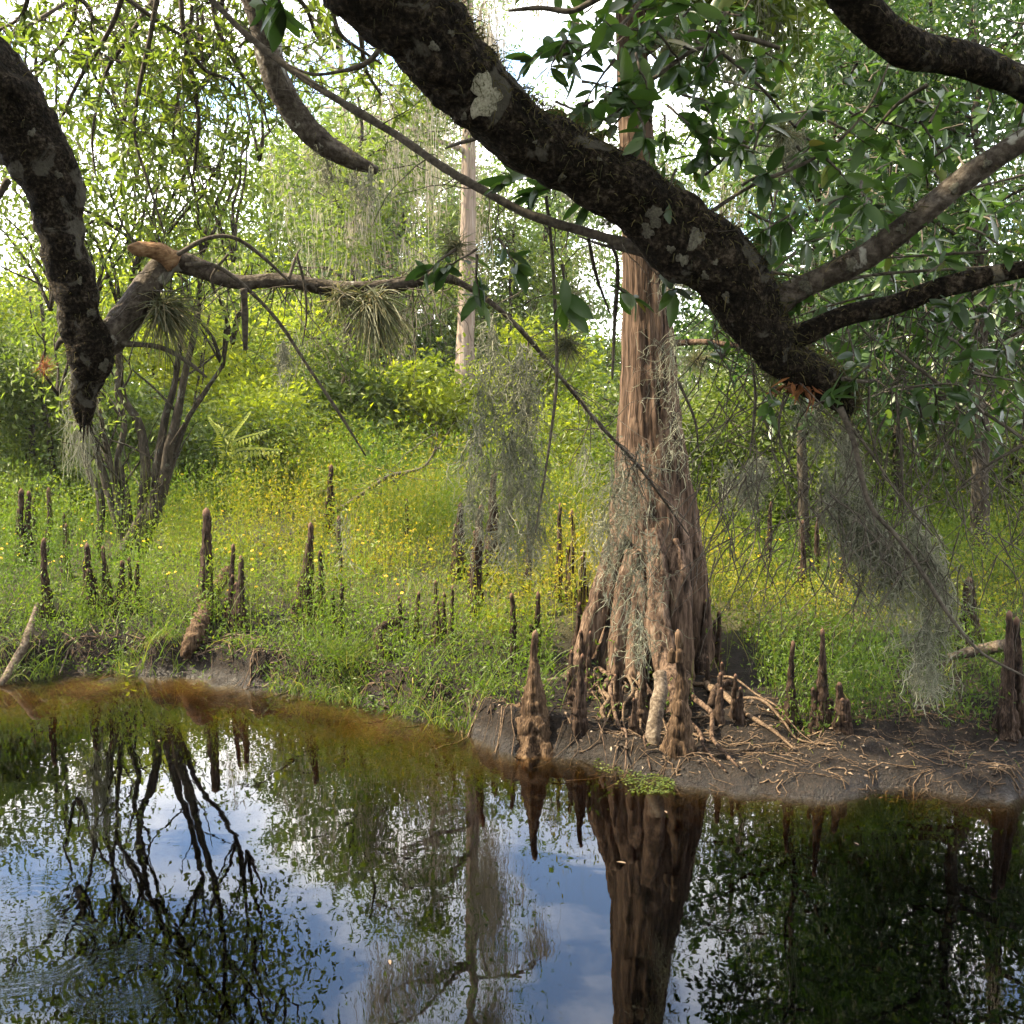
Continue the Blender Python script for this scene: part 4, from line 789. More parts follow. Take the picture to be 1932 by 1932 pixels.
def oak_limb(parent, name, rows, mat, n, segs, rough, seed, fz=0, freq=9, extend=None):
    if extend is not None: rows = np.vstack([np.array(extend), rows])
    mb = MB(); g = np.random.default_rng(seed); c, nr, R = tube(mb, rows, n=n, segs=segs, rough=rough, freq=freq, seed=seed, detail=4, shape=lambda a, th: 1+0.06*np.cos(2*th+a*9)+0.05*np.cos(3*th+a*17))
    o = build(mb, name, M[mat], parent)
    if fz:
        f = MB(); fuzz(f, c, nr, R, fz, g); tag(build(f, 'moss_fuzz', M['moss_green'], o, smooth=False), kind='stuff')
    return o

# --- oak leaning out from the left of the near bank
g1 = np.random.default_rng(31)
oakL = thing('oak_tree', 'dark oak reaching in from the left with broken limb and dead side branch', 'tree', (-6.2, 1.6, 1.35))
mb = MB(); tube(mb, np.array([[-6.2, 1.6, 1.1, .5], [-6.0, 1.9, 3.0, .36], [-5.4, 2.8, 5.0, .32], [-4.4, 4.0, 5.7, .26], [*P(-220, 40, 5.0), .21]]), n=50, segs=24, rough=.12, freq=7, seed=2, detail=3); build(mb, 'trunk', M['oak_bark'], oakL)
A = px_rows([(-220, 40, 168), (-60, 120, 152), (20, 200, 132), (65, 272, 116), (98, 340, 108), (104, 408, 92), (122, 476, 86), (142, 544, 77), (153, 612, 74), (168, 645, 84), (170, 686, 76), (160, 737, 48), (160, 771, 38), (158, 796, 26)], 5.0, 5.3)
limbA = oak_limb(oakL, 'limb', A, 'oak_bark', 190, 48, .20, 7, fz=1500, freq=8); lichen_blob(limbA, [(110, 330, 7, 31), (150, 530, 6, 33), (172, 590, 8, 34), (196, 690, 10, 35), (60, 250, 7, 36)]); tag(limbA, label='dark lichen-spotted limb ending in a rotten broken tip')
SB = px_rows([(185, 655, 70), (210, 635, 60), (245, 590, 55), (285, 530, 50), (322, 492, 44), (380, 508, 38), (450, 533, 31), (540, 530, 28), (640, 545, 30), (740, 540, 26), (818, 522, 20), (880, 540, 11), (960, 600, 9), (1040, 690, 8), (1130, 800, 7), (1205, 880, 6), (1300, 1010, 3)], 5.25, 5.7)
sb = oak_limb(oakL, 'side_branch', SB, 'oak_bark_pale', 150, 18, .12, 8, fz=500)
STUB = px_rows([(330, 496, 40), (305, 478, 34), (280, 470, 30), (258, 470, 25), (242, 468, 12)], 5.3, 5.2); mb = MB(); tube(mb, STUB, n=22, segs=14, rough=.2, freq=20, seed=4); build(mb, 'broken_stub', M['broken_wood'], sb)
dead = [[(230, 648, 12), (300, 655, 10), (350, 680, 8), (390, 712, 4)], [(335, 480, 9), (390, 450, 9), (440, 448, 8), (490, 480, 7), (545, 530, 5)], [(350, 500, 9), (400, 500, 8), (450, 530, 8), (520, 600, 7), (580, 690, 6), (640, 780, 6), (690, 860, 3)],
        [(545, 525, 7), (560, 480, 5), (567, 470, 3)], [(560, 480, 5), (575, 540, 5), (578, 600, 4), (570, 650, 2)], [(460, 545, 13), (462, 600, 12), (463, 660, 9)], [(150, 640, 16), (118, 640, 14), (105, 660, 6)], [(430, 480, 6), (400, 520, 5), (405, 545, 3)], [(20, 300, 30), (-20, 290, 30), (-60, 300, 26)], [(15, 340, 14), (-10, 385, 10), (-30, 420, 8)]]
for k, pts in enumerate(dead):
    mb = MB(); R_ = px_rows(pts, 5.25, 5.35); tube(mb, R_, n=26, segs=8, rough=.15, freq=16, seed=k); build(mb, 'dead_branch', M['twig'], oakL)
mb = MB(); tip = A[-2]
for k in range(9):
    q = tip[:3]+np.array([g1.normal()*.03, g1.normal()*.03, .03]); tube(mb, np.array([[*q, .014], [*(q+np.array([g1.normal()*.008, g1.normal()*.008, -.06])), .010], [*(q+np.array([g1.normal()*.015, g1.normal()*.015, -.10-.10*g1.random()])), .002]]), n=9, segs=6, rough=.3, freq=40, seed=k)
build(mb, 'splinters', M['oak_bark'], limbA)
tw = MB(); g = g1
SBc = crom(SB, 60)
for k in range(120):
    q = SBc[int(8+g.random()*50), :3]; e = q+np.array([g.normal()*.18, g.normal()*.15, -.05-.45*g.random()**1.5 if g.random() < .8 else .15*g.random()]); tube(tw, wander(q, e, 6, .14, g, .004, .0015), n=7, segs=3, cap=False)
tag(build(tw, 'dead_twigs', M['twig'], oakL), kind='stuff')
# drooping limb B with grey moss and the hanging leafy branchlets of the upper left
B = px_rows([(430, -140, 75), (478, -40, 66), (497, 40, 58), (510, 110, 50), (530, 165, 47), (562, 220, 44), (605, 268, 40), (660, 300, 32), (712, 322, 14)], 5.6, 5.9)
ext = np.array([[-5.0, 3.4, 5.6, .2], [-3.2, 4.6, 6.2, .14]])
limbB = oak_limb(oakL, 'limb', B, 'oak_bark_pale', 80, 18, .12, 12, fz=500, extend=ext); tag(limbB, label='thin drooping limb with mossy broken end')
fol_w, fol_l = MB(), MB()
def hang(pts, d0, d1, nl, L, w0=9, seed=0, spread=.22):
    g = np.random.default_rng(seed); R_ = px_rows([(a, b, w0*(1-i_/len(pts))+2) for i_, (a, b) in enumerate(pts)], d0, d1); c = crom(R_, 40); tube(fol_w, c, segs=5, resample=False)
    k = 0
    while k < nl:
        q = c[int(4+g.random()*35.9), :3]; e = q+np.array([g.normal()*spread, g.normal()*spread, g.normal()*spread*.8-.06]); b = wander(q, e, 5, .1, g, .004, .002); tube(fol_w, b, n=6, segs=3, cap=False)
        m_ = 7; tip = b[-1, :3]; ax = unit(b[-1, :3]-b[-2, :3]); pos = tip-ax[None]*g.random(m_)[:, None]*.06; dr = ax*.5+unit(g.normal(size=(m_, 3)))
        leaves(fol_l, pos, dr, L*(.7+.6*g.random(m_)), L*.36, g, rnd=np.clip(.5+.25*g.normal(size=m_), 0, 1)); k += m_
hl = [([(-20, 95), (60, 45), (130, 0), (200, -60)], 7.2), ([(240, -40), (210, 50), (150, 150), (115, 230), (105, 300)], 6.6), ([(300, -30), (285, 60), (262, 170), (255, 260), (285, 360), (310, 440)], 6.4), ([(370, -40), (360, 40), (345, 130), (330, 220), (325, 290)], 6.8), ([(340, -30), (350, 70), (385, 130), (430, 150), (460, 190)], 6.5), ([(400, -20), (410, 50), (450, 130), (490, 190), (510, 250)], 6.6), ([(150, -30), (130, 60), (90, 110), (40, 150)], 7.0), ([(60, -40), (40, 30), (-10, 60)], 6.8), ([(290, 0), (230, 90), (200, 140), (175, 250), (180, 330)], 7.0), ([(190, -40), (270, 20), (330, 60), (400, 90)], 6.4), ([(430, -30), (420, 20), (470, 60), (450, 90)], 6.3), ([(360, 130), (375, 220), (370, 290), (365, 330)], 6.7), ([(120, -30), (170, 20), (180, 90), (230, 120)], 6.9),
      ([(550, -20), (580, 20), (600, 70), (640, 90)], 6.6), ([(620, -20), (640, 60), (690, 100), (720, 120)], 6.6), ([(680, 60), (690, 130), (720, 180)], 6.8)]
for k, (pts, d) in enumerate(hl): hang(pts, d, d+.3, 150 if k < 13 else 110, .085, seed=700+k)
tag(build(fol_w, 'twigs', M['twig'], oakL), kind='stuff'); tag(build(fol_l, 'foliage', M['leaf_oak'], oakL, smooth=False), kind='stuff')
# unseen crown clumps, placed out of view to shade limbs and bank
def shade_crown(parent, centers, n, leaf, seed, mat='leaf_oak', cr=.7):
    g = np.random.default_rng(seed); c = []
    for (x_, y_, z_, rx, ry, rz, k) in centers: c.append(np.array([x_, y_, z_])+unit(g.normal(size=(k, 3)))*(g.random(k)**.4)[:, None]*np.array([rx, ry, rz]))
    c = np.vstack(c); per = n//len(c); pos = np.repeat(c, per, 0)+g.normal(size=(len(c)*per, 3))*np.array([cr*.6, cr*.6, cr*.4]); mb = MB(); L = leaf*(.7+.6*g.random(len(pos)))
    leaves(mb, pos, g.normal(size=pos.shape), L, L*.42, g); tag(build(mb, 'crown', M[mat], parent, smooth=False), kind='stuff')
shade_crown(oakL, [(-6.0, 2.0, 7.6, 2.8, 2.4, 1.2, 120), (-4.2, 3.4, 7.8, 2.2, 1.6, .9, 60)], 20000, .16, 41)  # unseen crown, shaped to keep sun off the oak limbs

# --- oak on the near bank behind the viewpoint: the heavy limb crossing overhead
oakR = thing('oak_tree', 'heavy mossy oak limb crossing over the water with forked leafy branches', 'tree', (-.9, -2.6, 1.35))
mb = MB(); tube(mb, np.array([[-.9, -2.6, 1.1, .55], [-.95, -2.4, 3.0, .40], [-1.0, -1.6, 4.8, .34], [-1.0, -.3, 5.9, .27], [-.95, 1.2, 6.0, .22], [-.8, 2.3, 5.3, .19], [*P(640, -150, 3.2), .16]]), n=60, segs=24, rough=.1, freq=7, seed=9, detail=3); build(mb, 'trunk', M['oak_bark'], oakR)
Dp = px_rows([(640, -150, 190), (700, -70, 185), (760, 5, 176), (830, 100, 162), (898, 177, 138), (985, 250, 126), (1100, 308, 114), (1204, 378, 113), (1305, 460, 128), (1385, 535, 126), (1440, 622, 98), (1480, 672, 78), (1542, 716, 74), (1585, 748, 62), (1597, 780, 24)], 3.2, 4.1)
limbD = oak_limb(oakR, 'limb', Dp, 'oak_bark', 240, 64, .20, 15, fz=9500, freq=8); tag(limbD, label='heavy dark mossy limb with pale lichen, sloping across')
def dep(px): return float(np.interp(px, [640, 760, 898, 1100, 1305, 1440, 1597], [3.2, 3.33, 3.46, 3.58, 3.71, 3.84, 4.1]))
lichen_blob(limbD, [(915, 182, 33, 1), (818, 88, 9, 5), (1235, 408, 17, 6), (1222, 436, 12, 7), (1313, 450, 17, 8), (1288, 490, 11, 9), (1266, 470, 7, 10), (1010, 268, 4, 11), (1060, 335, 7, 12), (1130, 300, 4, 13), (852, 62, 6, 14), (1330, 520, 7, 15), (1370, 560, 8, 16), (876, 220, 6, 18), (1350, 495, 5, 20)])
E = px_rows([(1385, 595, 60), (1440, 580, 70), (1500, 550, 50), (1560, 522, 47), (1630, 485, 45), (1700, 435, 43), (1760, 388, 42), (1830, 330, 42), (1932, 262, 42), (2100, 170, 40)], 3.95, 3.45); oE = oak_limb(oakR, 'fork_branch', E, 'oak_bark_pale', 90, 20, .10, 16, fz=300); tag(oE, label='pale lichen-blotched fork rising from the limb')
lichen_blob(oE, [(1700, 432, 9, 21), (1605, 498, 11, 22), (1520, 540, 13, 23), (1800, 355, 9, 24), (1862, 308, 8, 25)])
Fb = px_rows([(1440, 655, 52), (1520, 628, 46), (1590, 598, 40), (1680, 575, 38), (1760, 548, 36), (1850, 525, 34), (1940, 505, 33), (2100, 470, 30)], 3.9, 3.7); oF = oak_limb(oakR, 'fork_branch', Fb, 'oak_bark', 80, 18, .12, 17, fz=400); tag(oF, label='lower dark fork branch running out behind leaves')
Gp = px_rows([(1470, -260, 90), (1560, -90, 80), (1615, 0, 72), (1665, 60, 66), (1720, 95, 66), (1790, 108, 60), (1860, 125, 62), (1930, 158, 60), (2060, 230, 52)], 3.3, 3.7); limbG = oak_limb(oakR, 'limb', Gp, 'oak_bark', 80, 28, .13, 18, fz=700, extend=np.array([[-1.0, -.3, 5.9, .2], [.1, 1.2, 6.0, .15]])); tag(limbG, label='dark upper limb bending down and away under leaves')
Cp = px_rows([(1330, 500, 24), (1210, 468, 20), (1130, 445, 18), (1000, 405, 17), (910, 358, 16), (830, 312, 16), (760, 262, 15), (700, 225, 15), (620, 178, 13), (555, 135, 13), (470, 70, 12), (400, 0, 11), (330, -70, 9)], 3.75, 4.3); oC = oak_limb(oakR, 'thin_branch', Cp, 'twig', 110, 10, .16, 19, freq=16); tag(oC, label='long straight thin branch slanting below the limb')
thin = [[(1150, 455, 9), (1165, 500, 8), (1160, 600, 10), (1155, 715, 4)], [(1030, 370, 7), (1040, 460, 7), (1048, 600, 7), (1050, 720, 7), (1035, 850, 6), (1010, 1005, 3)], [(1210, 480, 10), (1130, 460, 6), (1090, 445, 4)], [(1110, 450, 8), (1125, 520, 7), (1150, 590, 4)], [(720, 90, 10), (690, 120, 12), (640, 135, 8), (590, 140, 6), (540, 120, 3)], [(898, 262, 9), (860, 272, 7), (840, 280, 3)],
        [(1585, 770, 14), (1610, 830, 12), (1640, 950, 11), (1690, 1010, 9), (1740, 1080, 9), (1790, 1160, 8), (1850, 1230, 7), (1940, 1280, 4)], [(1600, 800, 7), (1640, 850, 6), (1700, 940, 5), (1760, 1010, 4)], [(1690, 660, 8), (1780, 730, 8), (1860, 780, 8), (1950, 840, 7)], [(1640, 730, 6), (1640, 800, 5), (1660, 880, 4)], [(1690, 740, 6), (1700, 850, 5), (1705, 960, 3)], [(1420, 690, 7), (1425, 760, 6), (1415, 860, 4)], [(1480, 740, 6), (1470, 820, 5), (1500, 900, 3)], [(1930, 840, 8), (1860, 880, 6), (1800, 930, 4)], [(1590, 715, 10), (1630, 720, 9), (1660, 715, 3)], [(1300, 500, 8), (1400, 505, 7), (1550, 530, 6)], [(1340, 400, 9), (1420, 350, 8), (1550, 290, 7), (1640, 200, 5), (1700, 60, 3)], [(1650, 470, 7), (1760, 380, 6), (1932, 330, 5)], [(1500, 560, 8), (1640, 520, 7), (1932, 500, 6)], [(1930, 470, 8), (1780, 480, 6), (1600, 490, 4)], [(1750, 160, 9), (1690, 200, 8), (1640, 260, 4)], [(1280, 720, 7), (1310, 790, 5), (1318, 850, 3)],
        [(1140, -10, 14), (1080, 20, 12), (1020, 15, 10), (960, 20, 6)], [(1300, 60, 12), (1400, 70, 12), (1470, 90, 8)], [(1230, 150, 8), (1330, 90, 8), (1420, 150, 7), (1500, 240, 4)], [(1040, 110, 7), (1100, 90, 7), (1180, 40, 8), (1220, -20, 8)]]
for k, pts in enumerate(thin):
    mb = MB(); d = 3.9 if k > 5 else 4.0; R_ = px_rows(pts, d, d+.15); R_[:, 3] *= .9; tube(mb, R_, n=32, segs=7, rough=.18, freq=18, seed=k); build(mb, 'twig_branch', M['twig'], oakR)
tw = MB(); g = np.random.default_rng(47); Cc, Dc = crom(Cp, 60), crom(Dp, 60)
for k in range(60):
    q = Cc[int(4+g.random()*54), :3]; e = q+np.array([g.normal()*.12, g.normal()*.1, -.02-.22*g.random()**2 if g.random() < .7 else .1*g.random()]); tube(tw, wander(q, e, 6, .14, g, .003, .0012), n=7, segs=3, cap=False)
for k in range(420):
    a = 1320+g.random()*640; b = 560+(g.random()**1.2)*520; q = P(a, b, 3.9+.5*g.random()); e = q+np.array([g.normal()*.16, g.normal()*.1, -.10-.3*g.random()]); tube(tw, wander(q, e, 6, .14, g, .0035, .0012), n=8, segs=3, cap=False)
tag(build(tw, 'dead_twigs', M['twig'], oakR), kind='stuff')

# leafy sprays: single leaves on the ones that show largest
g = np.random.default_rng(61); pool = (MB(), MB())
SPR = [((1150, 60), (1075, 120)), ((1160, 110), (1100, 190)), ((1180, 50), (1130, 40)), ((1200, 100), (1230, 190)), ((1120, 190), (1070, 215)), ((1240, 60), (1290, 110)), ((1230, 230), (1180, 180)), ((1260, 200), (1320, 240)), ((1200, 190), (1150, 250)), ((1230, 260), (1210, 330)), ((1290, 180), (1340, 190)), ((1010, 330), (940, 335)), ((1060, 350), (1000, 360)), ((1090, 345), (1110, 380)), ((900, 470), (840, 500)), ((940, 450), (975, 500)), ((900, 480), (900, 560)), ((860, 470), (800, 510)), ((1060, 500), (1075, 570)), ((1240, 500), (1270, 545)), ((1165, 540), (1195, 560)), ((1330, 330), (1390, 280)), ((1400, 350), (1450, 320)), ((1420, 290), (1440, 220)), ((1480, 320), (1530, 270)), ((1500, 240), (1530, 190)), ((1560, 300), (1600, 350)), ((1640, 690), (1600, 720)), ((1500, 400), (1440, 430)), ((470, -30), (500, 10)), ((520, -20), (530, 20))]
for k, (a, b) in enumerate(SPR): spray(oakR, a, b, 3.75+.25*g.random(), 3.7+.3*g.random(), g, nl=9, L=.115, pool=pool)
for k in range(260):
    a = 1390+g.random()*560; b = 120+(g.random())*700
    if a < 1560 and b < 200 or a < 1450 and b > 520: continue
    q = (a+g.normal()*45, b+g.normal()*35+10); d_ = 3.7+3.2*g.random()**1.3; spray(oakR, (a, b), q, d_, d_+.2*g.normal(), g, nl=9, L=.09, pool=pool, singles=False)
for k in range(75):
    a = 1015+g.random()*420; b = -40+g.random()*360
    if b > np.interp(a, [898, 1100, 1204, 1305, 1440], [177, 308, 378, 460, 560])-75: continue
    d_ = 3.6+1.6*g.random(); spray(oakR, (a, b), (a+g.normal()*40, b+g.normal()*30+8), d_, d_+.15*g.normal(), g, nl=9, L=.10, pool=pool, singles=False)
tag(build(pool[0], 'twigs', M['twig'], oakR), kind='stuff'); tag(build(pool[1], 'foliage', M['leaf_near'], oakR), kind='stuff')
shade_crown(oakR, [(-1.6, 1.4, 7.8, 2.8, 2.4, .9, 90), (1.4, 3.0, 7.6, 2.6, 2.2, .8, 60), (-2.0, 8.5, 7.2, 1.4, .9, .6, 45), (.8, 7.6, 7.6, 1.8, 1.4, .7, 45), (3.6, 4.5, 7.4, 2.4, 2.2, .8, 60), (-.5, -5.5, 6.8, 7.5, 3.2, 3.8, 200)], 32000, .22, 42)  # unseen clumps placed to shade limbs and right bank, and cut sky light
shade_crown(cypress, [(-2.4, 12.2, 8.7, 1.5, 1.0, .7, 45), (1.2, 10.2, 9.5, 2.6, 2.2, 1.2, 70)], 9000, .20, 43, mat='leaf_mid')  # unseen leaf clumps added to shade the bank and trees on the right

# unseen trees behind and beside the viewpoint, added to block sky light
for k, (x_, y_, h_, sp, lab) in enumerate([(-7.5, -4, 13, 4.6, 'unseen spreading shade tree on the near bank behind the broken-limbed oak'), (6.5, -2.5, 13, 4.6, 'unseen spreading shade tree on the near bank across from the shaded mud'), (0.5, -9, 15, 5.5, 'unseen tall shade tree on the near bank behind the heavy-limbed oak'), (11.5, 1.5, 12, 4.2, 'unseen leafy shade tree on the near bank downstream of the crossing limb'), (-12.5, 0.5, 12, 4.0, 'unseen leafy shade tree on the near bank upstream of the broken limb')]):
    tree('broadleaf_tree', lab, 0, y_, h_, sp, 'leaf_mid', 9000, leaf=.30, x=x_, seed=170+k, nb=16, low=.2, clumps=130, crown_r=.9, group='unseen shade trees of the near bank')

# ------------------------------------------------------------------ Spanish moss, air plants
def moss(label, spots, d, seed, width=.0055, curl=.2, dj=.06):
    """spots: (px top, py top, py bottom, strands, half width px)"""
    g = np.random.default_rng(seed); an, ln = [], []
    for (a, b0, b1, n, hw) in spots:
        n = max(6, int(n*.8)); ropes = g.normal(size=max(3, n//16))
        a0 = np.array([P(a+g.choice(ropes)*hw*.85+g.normal()*hw*.09, b0+abs(g.normal())*(b1-b0)*.28, d+g.normal()*dj) for _ in range(n)]); an.append(a0)
        zb = P(a, b1, d)[2]; L = np.maximum(a0[:, 2]-zb, .05)*(.35+.65*g.random(n)**.6); ln.append(L)
    an = np.vstack(an); ln = np.concatenate(ln); mb = MB(); pth = moss_paths(an, ln, g, K=15, curl=curl, sway=.10); ribbons(mb, pth, width, g)
    # short curled side shoots
    N = len(an); i_ = g.integers(0, N, N*3); k_ = g.integers(2, 14, N*3); b = pth[i_, k_]; dr = unit(g.normal(size=(N*3, 3))+np.array([0, 0, -.5])); L = .03+.05*g.random(N*3)
    c1 = b+dr*L[:, None]*.5; c2 = c1+unit(dr+g.normal(size=(N*3, 3))*.7+np.array([0, 0, -.3]))*L[:, None]*.6; ribbons(mb, np.stack([b, c1, c2], 1), width*.8, g)
    base = P(spots[0][0], spots[0][1], d); o = build(mb, 'spanish_moss', M['moss'], loc=base, smooth=False); tag(o, label, 'spanish moss', 'spanish moss hanging from the oak branches')
moss('narrow grey moss strand hanging left of the thicker twin', [(925, 590, 760, 50, 7), (915, 680, 900, 80, 11), (905, 780, 1010, 90, 12), (898, 900, 1090, 60, 8)], 5.45, 1)
moss('long thick grey moss curtain hanging over the leaning cone-shaped knee', [(985, 640, 820, 110, 12), (982, 720, 960, 130, 15), (960, 800, 1080, 110, 12), (1000, 830, 1080, 110, 14), (955, 950, 1150, 50, 8), (1003, 960, 1140, 60, 10)], 5.5, 2)
moss('wide grey moss veil hanging before the big cypress buttress', [(1160, 830, 1000, 70, 26), (1165, 870, 1130, 120, 30), (1145, 960, 1150, 60, 22), (1200, 1000, 1270, 50, 10), (1205, 1150, 1330, 40, 6)], 5.75, 3)
g = np.random.default_rng(70)
def rope_row(x0, y0, x1, y1, n, l0, l1, hw):
    out = []
    for k in range(n):
        f = (k+g.random())/n; a, b = x0+(x1-x0)*f, y0+(y1-y0)*f+g.normal()*14; out.append((a, b, b+l0+(l1-l0)*g.random(), int(16+26*g.random()), hw*(.6+.8*g.random())))
    return out
moss('broad grey moss curtain hanging from the drooping twigs over shaded herbs', rope_row(1560, 890, 1705, 1020, 20, 110, 250, 9)+rope_row(1590, 800, 1650, 960, 7, 60, 160, 7), 4.35, 4, curl=.2)
moss('long grey moss tail reaching down to the muddy edge', rope_row(1725, 930, 1785, 1080, 12, 120, 230, 9)+[(1750, 1150, 1370, 60, 9), (1760, 1120, 1300, 40, 7)], 4.4, 5, curl=.2)
moss('small round tuft of grey moss over the reddish bent knee', [(1415, 860, 960, 120, 20), (1420, 890, 1010, 90, 26)], 4.6, 6)
moss('thin moss tuft on the dead arching branch above the willow', [(535, 640, 720, 50, 9), (535, 655, 760, 20, 8)], 5.5, 7)
moss('grey moss fringe trailing from the mossy broken limb end', [(640, 290, 400, 50, 20), (690, 310, 420, 60, 22), (600, 260, 330, 30, 16)], 5.85, 8)
moss('thin moss thread dangling over the sunny meadow', [(655, 960, 1140, 16, 4)], 5.6, 9)
moss('sparse moss strands below the broken tip of the heavy limb', [(1560, 760, 900, 40, 16), (1530, 740, 830, 24, 20), (1600, 790, 950, 40, 10)], 4.15, 10)
moss('moss wisps on the shaded side of the big cypress trunk', [(1268, 480, 640, 60, 8), (1262, 620, 860, 70, 7), (1275, 780, 980, 40, 8)], 9.75, 11, width=.006)
moss('wispy moss below the brown air plant clump against the sky', [(1480, 250, 330, 60, 22), (1500, 230, 350, 60, 16)], 4.4, 12)
moss('thin moss wisp beside the top of the big cypress trunk', [(1290, 40, 180, 30, 10)], 4.4, 14)
moss('thin moss wisp over the sky gap between oak twigs', [(1390, 60, 200, 30, 10)], 4.4, 15)
moss('small moss wisp below the shaggy air plant tuft', [(1260, 100, 165, 40, 12)], 4.25, 16)
moss('pale moss tail on the shaded muddy slope below the long tail', [(1752, 1240, 1360, 60, 9)], 4.45, 13)

def air_plant(label, px, py, d, size, n, droop, seed, mat='air_plant', dirv=(0, 0, 0)):
    g = np.random.default_rng(seed); c = P(px, py, d); dr = unit(g.normal(size=(n, 3))+np.array(dirv)); L = size*(.55+.5*g.random(n)); K = 6; f = np.linspace(0, 1, K)
    p = c+g.normal(size=(n, 3))*size*.10
    pth = p[:, None]+dr[:, None]*(L[:, None]*f)[..., None]+np.array([0, 0, -1])*(L[:, None]*droop*f**2)[..., None]
    mb = MB(); ribbons(mb, pth, .0042*size/.15, g); o = build(mb, 'air_plant', M[mat], loc=c, smooth=False); tag(o, label, 'air plant', 'air plants growing on the oak branches')
air_plant('large grassy dark air plant in the crook of the broken side branch', 305, 580, 5.3, .24, 420, .35, 1, dirv=(.7, 0, -.3))
air_plant('large drooping grassy air plant under the horizontal dead branch', 700, 565, 5.4, .24, 420, .5, 2, dirv=(.7, 0, -.7))
air_plant('smaller grassy air plant on top of the horizontal dead branch', 640, 555, 5.4, .16, 200, .3, 3, dirv=(.2, 0, -.5))
air_plant('bristly brown air plant ball hung on a thin vertical twig', 1075, 560, 4.3, .10, 220, .1, 4)
air_plant('bigger bristly brown air plant ball below the smaller one', 1068, 650, 4.3, .125, 300, .25, 5)
air_plant('spiky round air plant by the pale dead cypress branch', 1315, 680, 4.6, .095, 200, .1, 6)
air_plant('tangled air plant among leaves above the bare far cypress', 860, 465, 4.2, .12, 220, .2, 7)
air_plant('spiky green air plant at the broken tip of the heavy limb', 1462, 700, 3.95, .10, 160, .3, 8, dirv=(-.5, -.2, -.3))
air_plant('shaggy air plant tuft high on an upper oak twig', 1262, 100, 4.2, .10, 200, .3, 9)
air_plant('brown air plant clump on a leafy oak twig before the sky', 1475, 250, 4.1, .10, 220, .3, 10)
air_plant('small tangled air plant on the slanting dead branch', 1145, 420, 4.0, .07, 120, .2, 11)
air_plant('small brown air plant on the left thicket twig', 85, 690, 5.6, .08, 120, .1, 12, mat='dead_leaf')
g = np.random.default_rng(8); c = P(1508, 722, 3.92); n = 26; dr = unit(np.stack([g.normal(size=n)*.8-.3, g.normal(size=n)*.3-.4, -.5-.3*g.random(n)], -1)); mb = MB(); leaves(mb, c+g.normal(size=(n, 3))*np.array([.05, .02, .01]), dr, .06+.05*g.random(n), .018, g)
tag(build(mb, 'dead_fern', M['dead_leaf'], loc=c, smooth=False), 'withered orange-brown fern hanging under the heavy limb tip', 'fern')

# ------------------------------------------------------------------ herbs, grass, flowers on the bank
g = np.random.default_rng(88)
def scatter(n, y0, y1, margin=1.0, pw=1.35):
    y = y0+(y1-y0)*g.random(n)**pw; x = (g.random(n)*2-1)*(.48*y+margin); return x, y
def land(x, y):
    s = y-shore(x); z = ground(x, y); return s, z
def patch(x, y, f, seed): return vnoise(np.stack([x, y, 0*x], -1), f, seed)
def clear_path(x, y):   # keep plants off the knees and the big trunk
    ok = np.ones(len(x), bool)
    for (a, b, r) in KNEE_POS: ok &= ((x-a)**2+((y-b))**2) > (r*1.15)**2
    ok &= ((x-P(1230, 1200, CY_D)[0])**2+(y-CY_D)**2) > .55**2
    cx_ = P(1230, 1200, CY_D)[0]; ok &= ~((np.abs(x-cx_+.05) < .95) & (y < CY_D+.25) & (g.random(len(x)) < .93))
    return ok
# fine herb mass
n = 22000; x, y = scatter(n, 7.6, 22); s, z = land(x, y)
lf = ss(1.6, -.6, x); edge = -.02*lf+.80*(1-lf)+.18*patch(x, y, 1.3, 31); dens = np.where(s > edge, 1.0, 0.0)*(0.70+.55*patch(x, y, 1.1, 32))
ok = (g.random(n) < dens) & clear_path(x, y); x, y, s, z = x[ok], y[ok], s[ok], z[ok]; n = len(x)
H = (.20+.46*ss(.05, 1.3, s)+.12*ss(2, 6, s))*(.55+.8*g.random(n))*(1+.75*patch(x, y, 1.3, 33)+.3*patch(x, y, 3.1, 36))*(.75+.25*(x < 1)); H = np.maximum(H, .05)
yel = np.clip(.30+.38*patch(x, y, .55, 34)*ss(.4, 1.2, s)+.26*ss(1.2, 3.0, s)*ss(9, 4, s)-.12*ss(0.6, 0.0, s)-.16*ss(1.2, 3.0, x), .02, .9)
per = 16; N = n*per; base = np.repeat(np.stack([x, y, z], -1), per, 0); hh = np.repeat(H, per); f = g.random(N)**.65
lean_ = np.repeat(g.normal(size=(n, 2))*.25, per, 0); rad = .035+.06*np.sqrt(f)
pos = base+np.stack([lean_[:, 0]*hh*f, lean_[:, 1]*hh*f, hh*f], -1)+g.normal(size=(N, 3))*np.stack([rad, rad, rad*.4], -1); pos[:, 2] = np.maximum(pos[:, 2], base[:, 2]+.005)
mb = MB(); L = (.026+.036*g.random(N))*(1+.6*ss(12, 20, base[:, 1])); leaves(mb, pos, g.normal(size=(N, 3))+np.array([0, 0, .7]), L, L*.38, g, rnd=np.clip(np.repeat(yel, per)+.13*g.normal(size=N)+.12*(f-.5), 0, 1))
# thin stems through the mass
k = g.random(n) < .8; st = np.stack([np.stack([x, y, z], -1), np.stack([x+g.normal(size=n)*.03, y, z+H*.6], -1), np.stack([x+g.normal(size=n)*.07, y+g.normal(size=n)*.05, z+H*1.15], -1)], 1)[k]; ribbons(mb, st, .004, g, rnd=np.clip(yel[k]+.1, 0, 1))
tag(build(mb, 'meadow_herbs', M['herb'], smooth=False), 'fine yellow-green meadow herbs covering the bank', 'herbs', kind='stuff')
